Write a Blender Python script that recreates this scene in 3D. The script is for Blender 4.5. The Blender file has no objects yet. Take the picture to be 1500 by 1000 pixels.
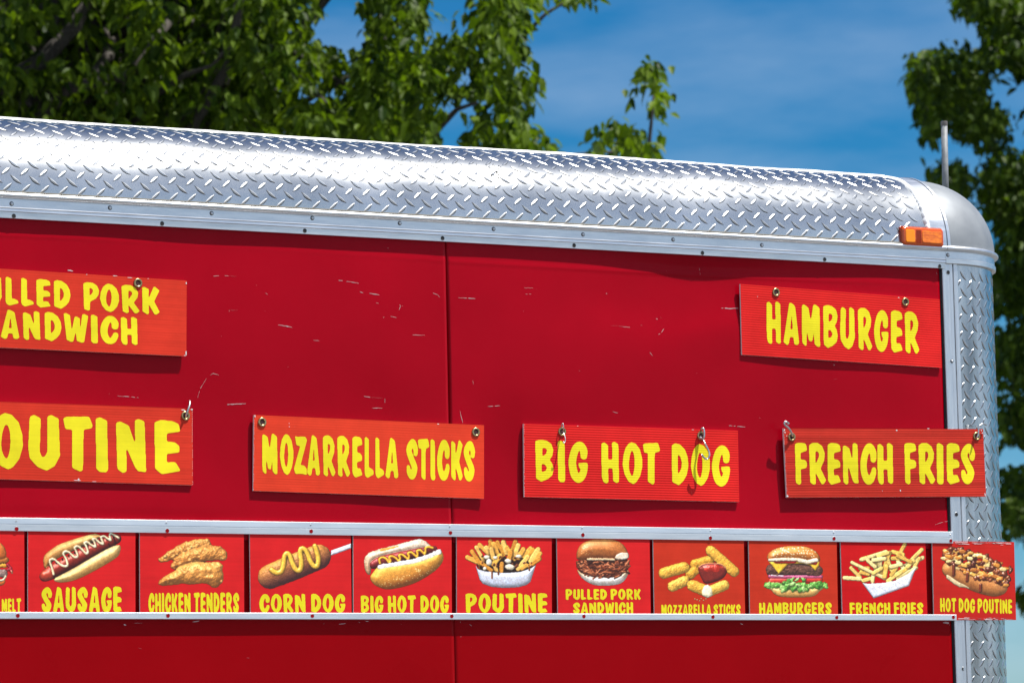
import bpy, math, random
import numpy as np
from mathutils import Matrix, Vector

random.seed(7); RNG = np.random.default_rng(7)
SC = bpy.context.scene
COL = SC.collection
R = math.radians

# ------------------------------------------------------------------ camera
# orientation solved from the trailer wall's two vanishing points (metres; wall
# plane y=0, x along the trailer, z up, ground z=0)
F = 6280.0
vh = np.array([10530., 425., F]); vv = np.array([-1384., -58620., F])
dX = vh/np.linalg.norm(vh); dZ = vv - dX*(vv@dX); dZ /= np.linalg.norm(dZ); dY = np.cross(dZ, dX)
M = np.stack([dX, dY, dZ], 1)
CAM = np.array([-4.6071676, -7.6716903, 1.65])
cd = bpy.data.cameras.new('camera'); co = bpy.data.objects.new('camera', cd); COL.objects.link(co)
r_, u_, b_ = M.T@[1, 0, 0], -(M.T@[0, 1, 0]), -(M.T@[0, 0, 1])
co.matrix_world = Matrix([[r_[i], u_[i], b_[i], CAM[i]] for i in range(3)] + [[0, 0, 0, 1]])
cd.sensor_width = 36; cd.lens = 36*F/1500; cd.clip_start = .1; cd.clip_end = 6000
cd.dof.use_dof = True; cd.dof.focus_distance = 9.0; cd.dof.aperture_fstop = 12.5
SC.camera = co

# ------------------------------------------------------------------ light
SUN_EL, SUN_AZ = 65.0, 47.0          # azimuth measured from the wall normal towards +x
to_sun = Vector((math.cos(R(SUN_EL))*math.sin(R(SUN_AZ)), -math.cos(R(SUN_EL))*math.cos(R(SUN_AZ)), math.sin(R(SUN_EL))))
sl = bpy.data.lights.new('sun', 'SUN'); sl.energy = 5.0; sl.angle = R(.53); sl.color = (1, .965, .9)
so = bpy.data.objects.new('sun', sl); COL.objects.link(so)
so.rotation_euler = (-to_sun).to_track_quat('-Z', 'Y').to_euler()
SKY_STRENGTH = .075
wd = bpy.data.worlds.new('World'); SC.world = wd; wd.use_nodes = True
nt = wd.node_tree; nt.nodes.clear()
def wn(t, **k):
    n = nt.nodes.new(t)
    for a, b in k.items(): setattr(n, a, b)
    return n
sky = wn('ShaderNodeTexSky', sky_type='NISHITA', sun_disc=False)
sky.sun_elevation = R(SUN_EL); sky.sun_rotation = math.atan2(to_sun.x, to_sun.y)
sky.altitude = 200; sky.air_density = 1.0; sky.dust_density = .2; sky.ozone_density = 3.5
hs = wn('ShaderNodeHueSaturation'); hs.inputs['Saturation'].default_value = 1.18
tc = wn('ShaderNodeTexCoord'); mp = wn('ShaderNodeMapping'); mp.inputs['Scale'].default_value = (7, 7, 26)
mp.inputs['Rotation'].default_value = (.10, .06, .3)
nz = wn('ShaderNodeTexNoise'); nz.inputs['Scale'].default_value = 1.6; nz.inputs['Detail'].default_value = 10; nz.inputs['Roughness'].default_value = .55
cr = wn('ShaderNodeValToRGB'); cr.color_ramp.elements[0].position = .40; cr.color_ramp.elements[1].position = .82
cr.color_ramp.elements[0].color = (0, 0, 0, 1); cr.color_ramp.elements[1].color = (.19, .19, .19, 1)
mx = wn('ShaderNodeMix', data_type='RGBA'); mx.inputs['B'].default_value = (8.5, 9.2, 10.2, 1)
bg = wn('ShaderNodeBackground'); bg.inputs['Strength'].default_value = SKY_STRENGTH
ow = wn('ShaderNodeOutputWorld')
# the high sky is a deep clear blue, paling only in the last degrees above the horizon
sz = wn('ShaderNodeSeparateXYZ'); mr = wn('ShaderNodeMapRange'); mr.inputs['From Min'].default_value = .0; mr.inputs['From Max'].default_value = .10
tint = wn('ShaderNodeMix', data_type='RGBA', blend_type='MULTIPLY'); tint.inputs['Factor'].default_value = 1
tr_ = wn('ShaderNodeValToRGB'); tr_.color_ramp.elements[0].color = (.55, .74, .98, 1); tr_.color_ramp.elements[1].color = (.13, .55, .77, 1)
nt.links.new(tc.outputs['Generated'], sz.inputs[0]); nt.links.new(sz.outputs['Z'], mr.inputs[0]); nt.links.new(mr.outputs[0], tr_.inputs[0]); nt.links.new(tr_.outputs[0], tint.inputs['B'])
# extra cloud added behind the camera so the metal reflects a paler, brighter sky
cs_ = wn('ShaderNodeMapRange'); cs_.inputs['From Min'].default_value = -.15; cs_.inputs['From Max'].default_value = .35; cs_.inputs['To Min'].default_value = 11.0; cs_.inputs['To Max'].default_value = 1.0
cm_ = wn('ShaderNodeMath', operation='MULTIPLY')
nt.links.new(sz.outputs['Y'], cs_.inputs[0]); nt.links.new(cs_.outputs[0], cm_.inputs[0]); nt.links.new(cr.outputs[0], cm_.inputs[1])
nt.links.new(hs.outputs[0], tint.inputs['A'])
for a, b in ((tc.outputs['Generated'], mp.inputs[0]), (mp.outputs[0], nz.inputs['Vector']), (nz.outputs['Fac'], cr.inputs[0]),
             (cm_.outputs[0], mx.inputs['Factor']), (sky.outputs[0], hs.inputs['Color']), (tint.outputs['Result'], mx.inputs['A']),
             (mx.outputs['Result'], bg.inputs[0]), (bg.outputs[0], ow.inputs[0])):
    nt.links.new(a, b)
SC.view_settings.view_transform = 'Standard'; SC.view_settings.look = 'None'
SC.view_settings.exposure = .62; SC.view_settings.gamma = 1
SC.cycles.max_bounces = 8; SC.cycles.sample_clamp_indirect = 8

# ------------------------------------------------------------------ helpers
def P(px, py, Y=0.0):
    """point of the vertical plane y=Y (parallel to the trailer wall) measured at photo pixel (px, py)"""
    d = M.T@np.array([px-750., py-500., F]); t = (Y-CAM[1])/d[1]
    return CAM + t*d
def Q(px, py, dist):
    d = M.T@np.array([px-750., py-500., F]); return CAM + d*(dist/F)
def PA(px, py, Y):
    px, py = np.asarray(px, float), np.asarray(py, float)
    d = np.stack([px-750, py-500, np.full_like(px, F)], -1)@M
    t = (Y-CAM[1])/d[..., 1]
    return CAM + t[..., None]*d
def lin(c):
    c = np.asarray(c, float)/255
    return np.where(c <= .04045, c/12.92, ((c+.055)/1.055)**2.4)

INV = {}
def tag(o, label=None, cat=None, group=None, kind=None):
    if label: o['label'] = label
    if cat: o['category'] = cat
    if group: o['group'] = group
    if kind: o['kind'] = kind
    return o
def empty(name, loc, rot=None):
    o = bpy.data.objects.new(name, None); COL.objects.link(o); o.empty_display_size = .1
    mw = Matrix.Translation(Vector([float(a) for a in loc]))
    if rot is not None: mw = mw @ Matrix.Rotation(rot, 4, 'Y')
    o.matrix_world = mw; INV[o.name] = mw.inverted()
    return o
def mesh_obj(name, verts, faces, mats, parent=None, midx=None, smooth=False, root=None, col=None):
    me = bpy.data.meshes.new(name)
    vs = np.asarray(verts, float).reshape(-1, 3)
    if root is not None:
        iv = np.array(INV[root.name]); vs = vs@iv[:3, :3].T + iv[:3, 3]
    me.from_pydata(vs.tolist(), [], [tuple(int(i) for i in f) for f in faces])
    for m in (mats if isinstance(mats, (list, tuple)) else [mats]): me.materials.append(m)
    if midx is not None: me.polygons.foreach_set('material_index', midx)
    if smooth: me.polygons.foreach_set('use_smooth', [True]*len(me.polygons))
    if col is not None:
        a = me.color_attributes.new('print', 'FLOAT_COLOR', 'POINT')
        c4 = np.ones((len(vs), 4)); c4[:, :3] = col
        a.data.foreach_set('color', c4.ravel())
    me.update()
    o = bpy.data.objects.new(name, me); COL.objects.link(o)
    if parent is not None: o.parent = parent
    return o
class MB:
    def __init__(s): s.v = []; s.f = []; s.m = []
    def add(s, vs, fs, mi=0):
        n = len(s.v); s.v += [tuple(map(float, v)) for v in vs]
        s.f += [tuple(n+i for i in f) for f in fs]; s.m += [mi]*len(fs)
    def box(s, x0, x1, y0, y1, z0, z1, mi=0):
        s.add([(x, y, z) for z in (z0, z1) for y in (y0, y1) for x in (x0, x1)],
              [(0, 2, 3, 1), (4, 5, 7, 6), (0, 1, 5, 4), (2, 6, 7, 3), (0, 4, 6, 2), (1, 3, 7, 5)], mi)
    def prism(s, prof, x0, x1, mi=0):
        """closed (y,z) outline pulled along x"""
        n = len(prof)
        s.add([(x, y, z) for x in (x0, x1) for y, z in prof],
              [(i, (i+1) % n, n+(i+1) % n, n+i) for i in range(n)] + [tuple(range(n))[::-1], tuple(range(n, 2*n))], mi)
    def sweep(s, prof, path, mi=0, cap=True):
        """closed profile [(d,z)] along path [(x,y,nx,ny)]; d measured along the outward normal"""
        n = len(prof); vs = []; fs = []
        for (x, y, nx, ny) in path:
            for d, z in prof: vs.append((x+nx*d, y+ny*d, z))
        for k in range(len(path)-1):
            for i in range(n):
                j = (i+1) % n
                fs.append((k*n+i, k*n+j, (k+1)*n+j, (k+1)*n+i))
        if cap: fs += [tuple(range(n))[::-1], tuple(range((len(path)-1)*n, len(path)*n))]
        s.add(vs, fs, mi)
    def tube(s, pts, rad, n=8, mi=0, cap=True):
        pts = [Vector([float(a) for a in p]) for p in pts]
        rs = rad if isinstance(rad, (list, tuple)) else [rad]*len(pts)
        vs = []; fs = []; up = None
        for i, p in enumerate(pts):
            t = (pts[min(i+1, len(pts)-1)]-pts[max(i-1, 0)]).normalized()
            if up is None:
                up = Vector((0, 0, 1)) if abs(t.z) < .9 else Vector((1, 0, 0))
            a = (up - t*up.dot(t)).normalized(); b = t.cross(a); up = a
            for k in range(n):
                w = 2*math.pi*k/n; vs.append(p + (a*math.cos(w)+b*math.sin(w))*rs[i])
        for i in range(len(pts)-1):
            for k in range(n):
                fs.append((i*n+k, i*n+(k+1) % n, (i+1)*n+(k+1) % n, (i+1)*n+k))
        if cap: fs += [tuple(range(n))[::-1], tuple(range((len(pts)-1)*n, len(pts)*n))]
        s.add(vs, fs, mi)
    def build(s, name, mats, parent=None, root=None, smooth=False):
        return mesh_obj(name, s.v, s.f, mats, parent, s.m, smooth, root)

# ------------------------------------------------------------------ materials
def mat(name, base=(.5, .5, .5), rough=.5, metal=0.0, coat=0.0, spec=.5):
    m = bpy.data.materials.new(name); m.use_nodes = True
    b = m.node_tree.nodes['Principled BSDF']
    b.inputs['Base Color'].default_value = (*base, 1); b.inputs['Roughness'].default_value = rough
    b.inputs['Metallic'].default_value = metal; b.inputs['Coat Weight'].default_value = coat
    b.inputs['Coat Roughness'].default_value = .08; b.inputs['Specular IOR Level'].default_value = spec
    return m
def N(m, t, **k):
    n = m.node_tree.nodes.new(t)
    for a, b in k.items():
        if a in n.inputs: n.inputs[a].default_value = b
        else: setattr(n, a, b)
    return n
def L(m, a, b): m.node_tree.links.new(a, b)
def bsdf(m): return m.node_tree.nodes['Principled BSDF']
def noise_color(m, c0, c1, scale=8, detail=6, lo=.35, hi=.65, stretch=(1, 1, 1), rough=None):
    t = N(m, 'ShaderNodeTexCoord'); mpn = N(m, 'ShaderNodeMapping', Scale=stretch)
    n = N(m, 'ShaderNodeTexNoise', Scale=scale, Detail=detail, Roughness=.6)
    r = N(m, 'ShaderNodeValToRGB'); e = r.color_ramp.elements
    e[0].position, e[1].position = lo, hi; e[0].color, e[1].color = (*c0, 1), (*c1, 1)
    L(m, t.outputs['Object'], mpn.inputs[0]); L(m, mpn.outputs[0], n.inputs['Vector']); L(m, n.outputs['Fac'], r.inputs[0])
    L(m, r.outputs[0], bsdf(m).inputs['Base Color'])
    if rough:
        q = N(m, 'ShaderNodeMapRange'); q.inputs['To Min'].default_value, q.inputs['To Max'].default_value = rough
        L(m, n.outputs['Fac'], q.inputs[0]); L(m, q.outputs[0], bsdf(m).inputs['Roughness'])
    return n, r, mpn
def bump_noise(m, scale, strength, dist=.001, stretch=(1, 1, 1), detail=3):
    t = N(m, 'ShaderNodeTexCoord'); mpn = N(m, 'ShaderNodeMapping', Scale=stretch)
    n = N(m, 'ShaderNodeTexNoise', Scale=scale, Detail=detail)
    b = N(m, 'ShaderNodeBump', Strength=strength, Distance=dist)
    L(m, t.outputs['Object'], mpn.inputs[0]); L(m, mpn.outputs[0], n.inputs['Vector']); L(m, n.outputs['Fac'], b.inputs['Height'])
    L(m, b.outputs[0], bsdf(m).inputs['Normal']); return b

PLATE = mat('diamond_plate_aluminium', metal=1, rough=.3)
noise_color(PLATE, (.50, .502, .50), (.68, .68, .675), 7, 9, .3, .7, (1, 1, 1), (.17, .28))
bump_noise(PLATE, 22, .15, .002)
PLATE2 = mat('streaked_post_plate', metal=1, rough=.25)  # grey streaks in the colour imitate reflections in a wavy sheet
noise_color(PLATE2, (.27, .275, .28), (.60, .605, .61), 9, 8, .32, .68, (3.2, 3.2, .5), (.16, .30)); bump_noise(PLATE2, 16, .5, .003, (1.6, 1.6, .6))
CAPM = mat('dull_cast_aluminium', metal=.4, rough=.5, spec=.35)
noise_color(CAPM, (.215, .228, .245), (.27, .285, .30), 22, 9, .3, .7, (1, 1, 1), (.44, .58)); bump_noise(CAPM, 160, .12, .0006)
RAIL = mat('extruded_aluminium', metal=1, rough=.35)
noise_color(RAIL, (.60, .62, .65), (.82, .83, .84), 14, 8, .28, .72, (1, 6, 8), (.26, .44)); bump_noise(RAIL, 60, .12, .0006, (.15, 5, 5))
TRIM = mat('upright_aluminium', metal=1, rough=.38)
noise_color(TRIM, (.60, .62, .65), (.82, .83, .84), 14, 8, .28, .72, (7, 6, .5), (.3, .46)); bump_noise(TRIM, 60, .12, .0006, (5, 5, .15))
CHAN = mat('pale_sign_channel', metal=.75, rough=.36)
noise_color(CHAN, (.66, .70, .74), (.80, .83, .86), 10, 6, .3, .7, (1, 6, 8), (.3, .42))
PANEL = mat('red_trailer_panel', rough=.3, coat=.0, spec=.07)
noise_color(PANEL, (.298, .0006, .0075), (.372, .0012, .0105), 2.2, 10, .3, .7, (1, 1, 1), (.15, .34)); bump_noise(PANEL, 7, .16, .004)
PANEL2 = mat('red_lower_panel', rough=.34, coat=.0, spec=.05)
noise_color(PANEL2, (.255, .0006, .003), (.29, .0009, .0038), 3.2, 7, .3, .7, (1, 1, 1), (.2, .38)); bump_noise(PANEL2, 7, .14, .004)
SCR = mat('bare_scratch', (.52, .36, .37), .6)
SCRT = mat('thin_scratch', (.42, .06, .075), .5)
DARK = mat('black_rubber_gap', (.006, .006, .008), .7)
BLACKM = mat('black_screw', (.02, .02, .022), .4, .6)
STEEL = mat('zinc_steel', (.62, .62, .62), .28, 1)
noise_color(STEEL, (.4, .39, .38), (.72, .72, .72), 160, 5, .3, .7)
SCREWM = mat('screw_steel', (.55, .56, .58), .33, 1)
BRASS = mat('brass_grommet', (.58, .42, .18), .3, 1)
noise_color(BRASS, (.30, .21, .09), (.66, .50, .25), 260, 4, .3, .7)
WHITE_ROOF = mat('white_roof_coating', (.75, .75, .73), .6); bump_noise(WHITE_ROOF, 40, .5, .004)
SEAL = mat('pale_sealant', (.72, .73, .74), .45); bump_noise(SEAL, 90, .6, .002)
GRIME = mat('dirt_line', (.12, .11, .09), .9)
LUGM = mat('rubbed_lug_aluminium', (.62, .62, .615), .32, 1)
CREASE = mat('crease_shade_and_scuff', (.022, .024, .027), .8, spec=.1)  # painted shade beside the lugs; also used for the scuffed flecks
POLE = mat('galvanised_pipe', (.42, .43, .44), .6, .1)
noise_color(POLE, (.13, .14, .15), (.20, .21, .22), 60, 5)
AMBER = mat('amber_lens', (.58, .075, .0004), .10, coat=.5)
AMBER4 = mat('amber_lens_mid', (.68, .125, .001), .12, coat=.5)
noise_color(AMBER4, (.66, .11, .0008), (1.0, .24, .002), 60, 3, .35, .65, (1, 1, 2.5))
AMBER2 = mat('amber_lens_bright', (.98, .28, .003), .15, coat=.3, spec=.3)
AMBER3 = mat('amber_lens_dark', (.30, .028, .0005), .15, coat=.15, spec=.3)
WHITEEDGE = mat('white_plastic_edge', (.72, .70, .70), .6)

def sign_material(name, c, ribs=0.0, period=.005, dirt=.5, speck=True):
    m = mat(name, c, .42, spec=.08)
    c = np.array(c)
    n, r, mpn = noise_color(m, tuple(c*.80), tuple(np.minimum(c*1.08, 1)), 7, 9, .3, .66)
    t = N(m, 'ShaderNodeTexCoord')
    # worn streaks along the flutes
    mp2 = N(m, 'ShaderNodeMapping', Scale=(3, 1, 160)); n2 = N(m, 'ShaderNodeTexNoise', Scale=1.0, Detail=4)
    L(m, t.outputs['Object'], mp2.inputs[0]); L(m, mp2.outputs[0], n2.inputs['Vector'])
    r2 = N(m, 'ShaderNodeValToRGB'); e = r2.color_ramp.elements
    e[0].position, e[1].position = .25, .6; e[0].color = (1-dirt*.5,)*3+(1,); e[1].color = (1, 1, 1, 1)
    L(m, n2.outputs['Fac'], r2.inputs[0])
    mul = N(m, 'ShaderNodeMix', data_type='RGBA', blend_type='MULTIPLY'); mul.inputs['Factor'].default_value = 1
    L(m, r.outputs[0], mul.inputs['A']); L(m, r2.outputs[0], mul.inputs['B'])
    last = mul.outputs['Result']
    if speck:
        n3 = N(m, 'ShaderNodeTexNoise', Scale=260, Detail=2); L(m, t.outputs['Object'], n3.inputs['Vector'])
        r3 = N(m, 'ShaderNodeValToRGB'); e = r3.color_ramp.elements
        e[0].position, e[1].position = .76, .80; e[0].color = (0, 0, 0, 1); e[1].color = (.7, .7, .7, 1)
        L(m, n3.outputs['Fac'], r3.inputs[0])
        mw_ = N(m, 'ShaderNodeMix', data_type='RGBA'); mw_.inputs['B'].default_value = (.7, .5, .45, 1)
        L(m, r3.outputs[0], mw_.inputs['Factor']); L(m, last, mw_.inputs['A']); last = mw_.outputs['Result']
    L(m, last, bsdf(m).inputs['Base Color'])
    if ribs:
        sx = N(m, 'ShaderNodeSeparateXYZ'); L(m, t.outputs['Object'], sx.inputs[0])
        k = N(m, 'ShaderNodeMath', operation='MULTIPLY'); k.inputs[1].default_value = 2*math.pi/period
        s_ = N(m, 'ShaderNodeMath', operation='SINE'); ab = N(m, 'ShaderNodeMath', operation='ABSOLUTE')
        L(m, sx.outputs['Z'], k.inputs[0]); L(m, k.outputs[0], s_.inputs[0])
        b = N(m, 'ShaderNodeBump', Strength=ribs, Distance=.0012)
        L(m, s_.outputs[0], b.inputs['Height']); L(m, b.outputs[0], bsdf(m).inputs['Normal'])
    return m
YEL = (.86, .74, .022)

# ------------------------------------------------------------------ sheets cut to a drawn outline
def field_mesh(Fd, lev=.5):
    """marching squares: (u,v) grid points and faces where field > lev"""
    ny, nx = Fd.shape; ins = Fd > lev
    vid = {}; V = []; FA = []
    def corner(i, j):
        k = (i, j)
        if k not in vid: vid[k] = len(V); V.append((j, i))
        return vid[k]
    def edge(a, b):
        k = (a, b) if a < b else (b, a)
        if k not in vid:
            fa, fb = Fd[k[0]], Fd[k[1]]; t = (lev-fa)/(fb-fa)
            vid[k] = len(V); V.append((k[0][1]+t*(k[1][1]-k[0][1]), k[0][0]+t*(k[1][0]-k[0][0])))
        return vid[k]
    s = ins[:-1, :-1].astype(int)+ins[1:, :-1]+ins[:-1, 1:]+ins[1:, 1:]
    for i, j in zip(*np.nonzero(s)):
        cs = [(i, j), (i, j+1), (i+1, j+1), (i+1, j)]
        if s[i, j] == 4: FA.append([corner(*c) for c in cs]); continue
        poly = []
        for a in range(4):
            c, d = cs[a], cs[(a+1) % 4]
            if ins[c]: poly.append(corner(*c))
            if ins[c] != ins[d]: poly.append(edge(c, d))
        if len(poly) > 2: FA.append(poly)
    return np.array(V, float), FA
def blur(A, s):
    n = int(3*s)+1; k = np.exp(-.5*(np.arange(-n, n+1)/s)**2); k /= k.sum()
    for ax in (0, 1):
        pad = [(0, 0)]*A.ndim; pad[ax] = (n, n)
        B = np.pad(A, pad, mode='edge'); out = np.zeros_like(A)
        for i, w in enumerate(k):
            sl_ = [slice(None)]*A.ndim; sl_[ax] = slice(i, i+A.shape[ax]); out += w*B[tuple(sl_)]
        A = out
    return A
def inpoly(X, Y, pts):
    c = np.zeros(X.shape, bool); n = len(pts)
    for i in range(n):
        (x0, y0), (x1, y1) = pts[i], pts[(i+1) % n]
        if y0 == y1: continue
        c ^= ((Y >= y0) != (Y >= y1)) & (X < (x1-x0)*(Y-y0)/(y1-y0)+x0)
    return c
def segdist(X, Y, pts, rads):
    """signed 'inside' depth of a tapered polyline and the radius there"""
    best = np.full(X.shape, -1e9); rb = np.zeros(X.shape)
    for i in range(len(pts)-1):
        (x0, y0), (x1, y1) = pts[i], pts[i+1]; dx, dy = x1-x0, y1-y0
        t = np.clip(((X-x0)*dx+(Y-y0)*dy)/(dx*dx+dy*dy+1e-12), 0, 1)
        rr = rads[i]+(rads[i+1]-rads[i])*t
        d = rr-np.hypot(X-x0-t*dx, Y-y0-t*dy); s = d > best
        best = np.where(s, d, best); rb = np.where(s, rr, rb)
    return best, rb
def catmull(pts, n=6, closed=False):
    p = np.array(pts, float); out = []; m = len(p)
    rng = range(m) if closed else range(m-1)
    for i in rng:
        a, b, c, d = (p[(i-1) % m], p[i], p[(i+1) % m], p[(i+2) % m]) if closed else (p[max(i-1, 0)], p[i], p[i+1], p[min(i+2, m-1)])
        for k in range(n):
            t = k/n
            out.append(.5*((2*b)+(-a+c)*t+(2*a-5*b+4*c-d)*t*t+(-a+3*b-3*c+d)*t**3))
    if not closed: out.append(p[-1])
    return [tuple(q) for q in out]

# hand-lettered capitals: ('p', polygon) solid, ('h', polygon) hole, ('s', pts with radius) brush stroke; y down 0..1
def oval(cx, cy, rx, ry, n=22, pw=1.0):
    return [(cx+rx*math.copysign(abs(math.cos(a))**pw, math.cos(a)), cy+ry*math.copysign(abs(math.sin(a))**pw, math.sin(a))) for a in (2*math.pi*k/n for k in range(n))]
GLY = {
 'A': (.46, [('p', [(.165, .02), (.20, 0), (.30, .055), (.335, .10), (.45, .93), (.40, .98), (.31, .97), (.285, .80), (.185, .80), (.155, .96), (.10, 1), (.0, .93)]), ('h', [(.225, .30), (.195, .63), (.265, .63), (.245, .30)])]),
 'B': (.42, [('p', [(0, .03), (.10, 0), (.24, .01), (.36, .09), (.405, .24), (.38, .38), (.32, .47), (.38, .56), (.41, .70), (.38, .84), (.28, .93), (.13, 1), (.02, .92)]), ('h', [(.155, .20), (.22, .19), (.265, .24), (.245, .33), (.155, .40)]), ('h', [(.145, .57), (.21, .58), (.265, .66), (.23, .74), (.145, .77)])]),
 'C': (.42, [('s', [(.34, .40, .075), (.34, .26, .085), (.29, .14, .085), (.22, .105, .09), (.13, .26, .085), (.085, .50, .085), (.11, .74, .085), (.20, .895, .095), (.28, .87, .085), (.345, .72, .07), (.355, .64, .06)])]),
 'D': (.42, [('p', [(0, .05), (.08, 0), (.20, .02), (.33, .14), (.40, .32), (.42, .52), (.38, .74), (.30, .88), (.18, 1), (.01, .92)]), ('h', [(.155, .26), (.215, .31), (.255, .45), (.245, .58), (.20, .68), (.15, .74)])]),
 'E': (.36, [('p', [(0, .05), (.09, 0), (.25, .015), (.33, .06), (.355, .20), (.17, .245), (.17, .395), (.28, .40), (.34, .47), (.345, .585), (.165, .625), (.17, .775), (.29, .77), (.36, .93), (.10, 1), (.01, .90)])]),
 'F': (.36, [('p', [(0, .03), (.09, 0), (.28, .01), (.33, .05), (.355, .19), (.17, .24), (.17, .395), (.30, .41), (.345, .46), (.355, .56), (.32, .60), (.17, .63), (.185, .96), (.13, 1), (.03, .95), (.02, .6)])]),
 'G': (.43, [('s', [(.335, .37, .075), (.33, .22, .085), (.25, .105, .085), (.16, .18, .085), (.095, .38, .085), (.08, .58, .085), (.13, .81, .09), (.215, .905, .095), (.30, .82, .085), (.345, .68, .075)]), ('p', [(.21, .53), (.42, .515), (.43, .62), (.38, .80), (.27, .80), (.285, .69), (.23, .64)])]),
 'H': (.42, [('p', [(0, .05), (.07, .02), (.155, .09), (.165, .97), (.12, 1), (.05, .97), (.01, .85)]), ('p', [(.25, .02), (.31, 0), (.40, .06), (.415, .95), (.36, .99), (.275, .93)]), ('p', [(.10, .43), (.33, .43), (.33, .635), (.10, .635)])]),
 'I': (.17, [('p', [(0, .03), (.06, 0), (.155, .06), (.17, .95), (.14, 1), (.05, .99), (.01, .93)])]),
 'K': (.42, [('p', [(0, .05), (.05, .03), (.155, .10), (.15, .44), (.27, 0), (.30, 0), (.405, .12), (.28, .52), (.41, .88), (.34, .98), (.29, .98), (.15, .62), (.16, .94), (.13, 1), (.01, .90)])]),
 'L': (.34, [('p', [(0, .03), (.05, 0), (.15, .06), (.16, .755), (.22, .75), (.32, .81), (.335, .90), (.10, 1), (.03, .95), (.0, .86)])]),
 'M': (.50, [('p', [(0, .06), (.05, .02), (.18, .09), (.245, .42), (.31, .02), (.36, 0), (.485, .08), (.50, .98), (.43, .99), (.345, .92), (.33, .55), (.29, .86), (.25, .88), (.19, .85), (.125, .53), (.135, .98), (.10, .99), (.01, .91)])]),
 'N': (.45, [('p', [(0, .09), (.06, .06), (.19, .13), (.285, .48), (.275, .03), (.33, 0), (.42, .04), (.445, .97), (.33, .96), (.285, .90), (.15, .52), (.16, .97), (.10, 1), (.02, .93)])]),
 'O': (.46, [('p', [(.14, .04), (.20, 0), (.30, .03), (.40, .16), (.455, .38), (.46, .58), (.41, .80), (.32, .95), (.25, 1), (.14, .94), (.05, .78), (0, .55), (.02, .32), (.07, .14)]), ('h', [(.22, .20), (.265, .30), (.28, .48), (.27, .65), (.235, .80), (.20, .79), (.155, .66), (.15, .48), (.175, .30)])]),
 'P': (.42, [('p', [(0, .05), (.10, 0), (.25, .01), (.36, .10), (.415, .26), (.40, .42), (.33, .56), (.18, .68), (.175, .97), (.13, 1), (.02, .95)]), ('h', [(.16, .20), (.21, .20), (.255, .26), (.245, .36), (.165, .47)])]),
 'R': (.43, [('p', [(0, .06), (.09, 0), (.22, .005), (.33, .08), (.395, .25), (.38, .42), (.29, .61), (.43, .89), (.36, .99), (.31, .98), (.16, .69), (.175, .97), (.12, 1), (.03, .94)]), ('h', [(.165, .21), (.205, .195), (.25, .25), (.25, .33), (.165, .52)])]),
 'S': (.42, [('s', [(.34, .36, .075), (.335, .24, .085), (.245, .10, .085), (.13, .20, .095), (.105, .33, .095), (.20, .52, .095), (.30, .70, .10), (.26, .86, .10), (.18, .895, .095), (.10, .81, .08), (.075, .71, .065)])]),
 'T': (.42, [('p', [(0, .05), (.05, .02), (.37, 0), (.42, .17), (.40, .21), (.29, .24), (.28, .97), (.24, 1), (.125, .93), (.125, .245), (.03, .24)])]),
 'U': (.43, [('p', [(.02, .05), (.08, .01), (.17, .07), (.155, .66), (.185, .76), (.225, .75), (.26, .66), (.26, .03), (.31, 0), (.41, .06), (.43, .72), (.36, .91), (.25, 1), (.13, .94), (.02, .79), (0, .6)])]),
 'W': (.56, [('p', [(0, .03), (.05, 0), (.145, .07), (.185, .60), (.25, .12), (.29, .10), (.37, .16), (.375, .60), (.425, .02), (.47, 0), (.56, .06), (.47, .97), (.42, 1), (.30, .94), (.275, .62), (.22, .97), (.17, .99), (.07, .92)])]),
 'Z': (.42, [('p', [(.03, .03), (.09, .06), (.36, .05), (.415, .13), (.21, .74), (.33, .75), (.405, .83), (.40, .98), (.27, .95), (.05, .96), (0, .84), (.20, .28), (.08, .27)])]),
}
GC = {}
def glyph(ch, xr):
    """outline mesh of one capital; xr = horizontal squeeze, so that corners round evenly"""
    key = (ch, round(xr, 1))
    if key in GC: return GC[key]
    w, parts = GLY[ch]; px = 120
    gx = (np.arange(int((w*xr+.12)*px))-.06*px)/px; gy = (np.arange(int(1.12*px))-.06*px)/px
    X, Y = np.meshgrid(gx/xr, gy); A = np.zeros(X.shape, bool)
    for k, g in parts:
        if k == 'p': A |= inpoly(X, Y, g)
        elif k == 'h': A &= ~inpoly(X, Y, catmull(g, 4, True) if len(g) > 6 else g)
        else:
            c = catmull(g, 6); d, _ = segdist(X, Y, [q[:2] for q in c], [q[2] for q in c]); A |= d > 0
    Bf = blur(A.astype(float), px*.016)
    V, FA = field_mesh(Bf[::2, ::2], .5)
    V = V*2/px-.06; V[:, 0] /= xr*w                     # u 0..1, v 0..1
    GC[key] = (V, FA); return GC[key]
def layout(text, x0, x1, gap=.055, space=.20):
    ws = []; tot = 0; prev = False
    for c in text:
        if c == ' ': tot += space-gap; continue
        if prev: pass
        ws.append((c, tot, GLY[c][0])); tot += GLY[c][0]+gap
    tot -= gap; k = (x1-x0)/tot
    return [(c, x0+a*k, x0+(a+w)*k) for c, a, w in ws]
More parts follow.
